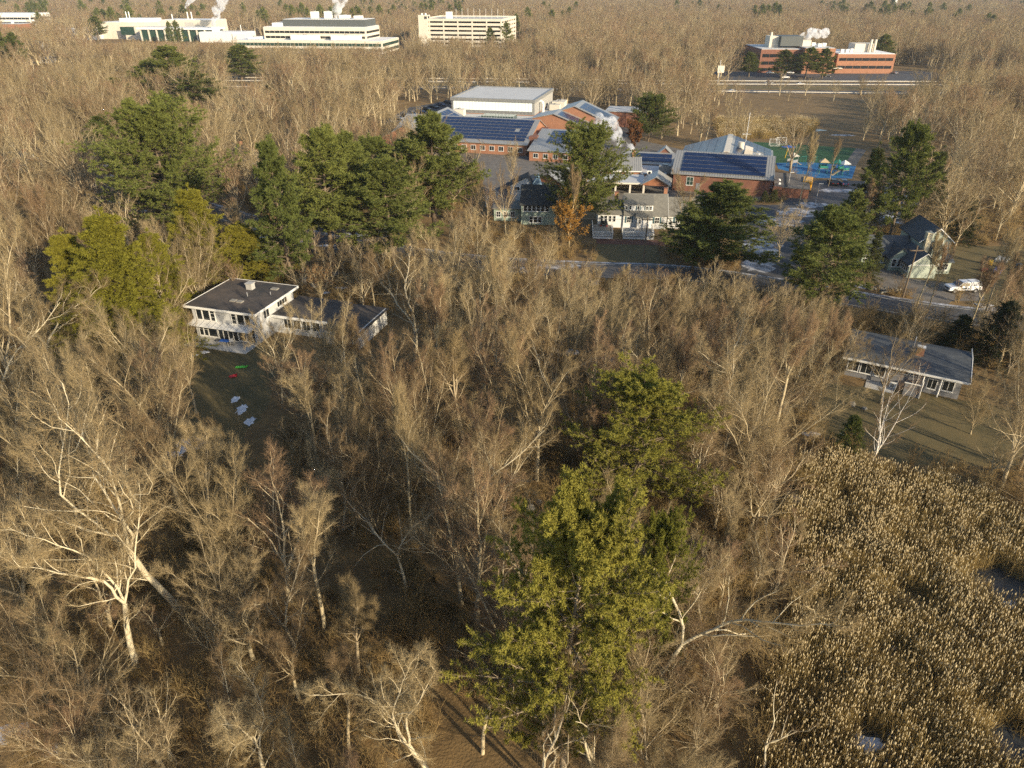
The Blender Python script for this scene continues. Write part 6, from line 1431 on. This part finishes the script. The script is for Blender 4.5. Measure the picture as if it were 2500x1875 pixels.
scatter('sapling_thicket', P_, rg.uniform(0, 6.28, len(P_)), np.array(S_), I_, MID, 'thicket of thin bare saplings filling the gaps between the tall bare trees', 'thicket')
print('saplings', len(P_))
P_, S_, I_ = [], [], []
for y0, y1, ar, h0, h1 in ((505, 1100, 100, 8, 18), (1100, 3000, 230, 10, 20)):
    X, Y, s, k = spread(y0, y1, ar, len(FARM), h0, h1)
    for a, b, c, d in zip(X, Y, s, k):
        if b < 1120 and (not ground_ok(a, b, 4)): continue
        if b < 960 and not far_ok(a, b, c * 16):      # lower growth stands before the far buildings
            c *= .62
            if not far_ok(a, b, c * 16): continue
        P_.append((a, b, 0)); w = c * rg.uniform(1.0, 1.5) * (1 if b < 1100 else 1.35); S_.append((w, w, c)); I_.append(d)
scatter('distant_woods', P_, rg.uniform(0, 6.28, len(P_)), np.array(S_), I_, FARM, 'hazy brown leafless woods reaching to the top of the picture', 'woods')
print('far', len(P_))
P_, S_ = [], []
for x0, y0, x1, y1, n in ((190, 8, 520, 62, 46), (0, 0, 120, 30, 26), (60, 30, 130, 60, 10), (700, 30, 880, 48, 26), (960, 4, 1150, 32, 40), (880, 10, 960, 40, 8), (1270, 8, 1420, 50, 8), (1640, 2, 1800, 30, 10), (2000, 14, 2080, 34, 18), (2110, 18, 2230, 38, 16), (1840, 25, 1910, 42, 12), (2230, 5, 2500, 60, 14), (560, 10, 700, 50, 10), (400, 60, 460, 75, 4), (1170, 60, 1270, 110, 4)):
    for _ in range(n):
        px, py = rt.uniform(x0, x1), rt.uniform(y0, y1); x, y = G(px, py + 6, 10.0)
        if y > 2900: continue
        if any(a < x < c and b < y < d for a, b, c, d in HB): continue
        c = rt.uniform(.85, 1.3); P_.append((x, y, 0)); S_.append((c * 1.25, c * 1.25, c))
scatter('distant_pines', P_, rg.uniform(0, 6.28, len(P_)), np.array(S_), rg.integers(0, 3, len(P_)), FCON, 'dark evergreen pines dotted through the distant brown woods', 'woods')

SHR = [gen_shrub(60 + i, (2.2, 3.2, 1.4, 2.6, 1.0)[i], (10, 9, 12, 14, 16)[i], 7, 6, (1, .7, 1.3, 1, 1.5)[i], 1.3).mesh('shrub', 'shrub_twig', False) for i in range(5)]
P_, S_, I_ = [], [], []
for _ in range(9000):
    Y = 16 + 190 * rt.random() ** .8; half = (Y * .871 + 22) * .74; X = rt.uniform(-half, half)
    if not ground_ok(X, Y, 4.2): continue
    n = math.sin(X * .17 + 1.3) * math.cos(Y * .13) + .6 * math.sin(X * .05 - Y * .09)
    px, py, _ = PIX(X, Y, 0)
    if n < (-.55 if Y > 50 else -.25) and not (px > 1600): continue
    P_.append((X, Y, 0)); c = rt.uniform(.6, 1.25); S_.append((c, c, c * rt.uniform(.8, 1.2))); I_.append(rt.choices(range(5), weights=(3, 2, 4, 3, 4))[0])
scatter('undergrowth', P_, rg.uniform(0, 6.28, len(P_)), np.array(S_), I_, SHR, 'tangled brown brush and brambles under the bare trees', 'undergrowth')
print('shrubs', len(P_))
CAT = []
for i in range(5):
    a, h = gen_cattail(40 + i); CAT.append(merged('cattail_clump', [(a, 'reed'), (h, 'reed_head')]))
P_, S_ = [], []
POOLS = [(G(2440, 1430), 3.0, 2.6), (G(2130, 1830), 2.2, 1.2), (G(1945, 1205), 1.0, 1.8), (G(2490, 1830), 2.4, 1.8), (G(2270, 1690), .7, .5)]
for _ in range(3800):
    X = rt.uniform(13, 66); Y = rt.uniform(19, 66)
    if not inside((X, Y), MARSH) or X > (Y * .871 + 22) * .76 + 2: continue
    if any(((X - c[0]) / a) ** 2 + ((Y - c[1]) / b) ** 2 < 1 for c, a, b in POOLS): continue
    n = math.sin(X * .6) * math.cos(Y * .5 + X * .2) + .5 * math.sin(X * 1.3 - Y * .9)
    if n < -.95: continue
    P_.append((X, Y, 0)); S_.append(rt.uniform(.75, 1.1))
scatter('cattails', P_, rg.uniform(0, 6.28, len(P_)), np.array(S_), rg.integers(0, 5, len(P_)), CAT, 'dense tan cattails with fluffy heads filling the marsh at lower right', 'cattails')
print('cattails', len(P_))
P_, S_ = [], []
mw = [G(1740, 298), G(2000, 300), G(1970, 335), G(1760, 342)]
for _ in range(1500):
    X = rt.uniform(60, 140); Y = rt.uniform(235, 310)
    if inside((X, Y), mw): P_.append((X, Y, 0)); S_.append(rt.uniform(.9, 1.4))
scatter('reed_meadow', P_, rg.uniform(0, 6.28, len(P_)), np.array(S_), rg.integers(0, 5, len(P_)), CAT, 'strip of tan reeds beyond the green turf', 'reeds')
print('reeds', len(P_))

# ------------------------------------------------------------------ steam and haze
def steam(label, base, drift, size, n, seed, dens):
    """a plume: overlapping puffs merged in one closed skin, filled with a cloudy volume"""
    r = random.Random(seed); m = bpy.data.metaballs.new('steam_tmp'); m.resolution = size * .22; m.threshold = .25
    import bmesh
    bm = bmesh.new()
    for i in range(n):
        k = i / (n - 1); c = Vector(base) + Vector(drift) * k + Vector((r.uniform(-1, 1), r.uniform(-1, 1), r.uniform(-.7, .7))) * size * (.10 + .45 * k); s = size * (.22 + .55 * k ** .8) * r.uniform(.7, 1.1)
        bmesh.ops.create_icosphere(bm, subdivisions=2, radius=s, matrix=Matrix.Translation(c))
    me = bpy.data.meshes.new('steam_plume'); bm.to_mesh(me); bm.free(); bpy.data.metaballs.remove(m)
    o = link('steam_plume', me); rm = o.modifiers.new('r', 'REMESH'); rm.mode = 'VOXEL'; rm.voxel_size = size * .14
    mt = bpy.data.materials.new('steam'); mt.use_nodes = True; nt = mt.node_tree; nt.nodes.clear(); out = nt.nodes.new('ShaderNodeOutputMaterial'); pv = nt.nodes.new('ShaderNodeVolumePrincipled')
    pv.inputs['Color'].default_value = (.97, .97, .98, 1); pv.inputs['Anisotropy'].default_value = .0
    g = nt.nodes.new('ShaderNodeNewGeometry'); nz = nt.nodes.new('ShaderNodeTexNoise'); nz.inputs['Scale'].default_value = 1.3 / size; nz.inputs['Detail'].default_value = 5; nz.inputs['Roughness'].default_value = .65
    rp = nt.nodes.new('ShaderNodeMapRange'); rp.inputs['From Min'].default_value = .47; rp.inputs['From Max'].default_value = .72; rp.inputs['To Min'].default_value = 0; rp.inputs['To Max'].default_value = dens
    nt.links.new(g.outputs['Position'], nz.inputs['Vector']); nt.links.new(nz.outputs['Fac'], rp.inputs['Value']); nt.links.new(rp.outputs[0], pv.inputs['Density']); nt.links.new(pv.outputs[0], out.inputs['Volume'])
    me.materials.append(mt); tag(o, label, 'steam', 'steam plumes', 'stuff')
STEAM = True
if STEAM:
    steam('white steam drifting over the brick school block', (33.0, 196, 6.5), (-8.0, 9.0, 6.5), 3.4, 15, 1, 1.3)
    steam('white steam rising from the laboratory stack', (-317, 776, 27), (32, 10, 28), 9, 14, 2, 2.0)
    steam('white steam rising from the white plant building', (-273, 724, 13), (10, 6, 22), 7, 12, 3, 1.6)
    steam('white steam rising from the dark plant floor of the stepped office', (-137, 625, 24), (6, 8, 26), 10, 14, 4, 1.6)
    steam('white steam drifting from the roof of the brick office', (172, 476, 18.5), (16, 2, 2.5), 4.5, 14, 5, 2.2)
HAZE = True
if HAZE:
    h = MB().box(-3300, 3300, -60, 3400, -1.2, 52).build('haze', 'snow'); h.data.materials.clear()
    hm = bpy.data.materials.new('haze'); hm.use_nodes = True; nt = hm.node_tree; nt.nodes.clear(); out = nt.nodes.new('ShaderNodeOutputMaterial'); pv = nt.nodes.new('ShaderNodeVolumePrincipled')
    pv.inputs['Color'].default_value = (.80, .88, 1.0, 1); pv.inputs['Density'].default_value = .00008; pv.inputs['Anisotropy'].default_value = .2
    nt.links.new(pv.outputs[0], out.inputs['Volume']); h.data.materials.append(hm); tag(h, 'thin bluish winter haze over the far woods', 'haze', None, 'stuff')
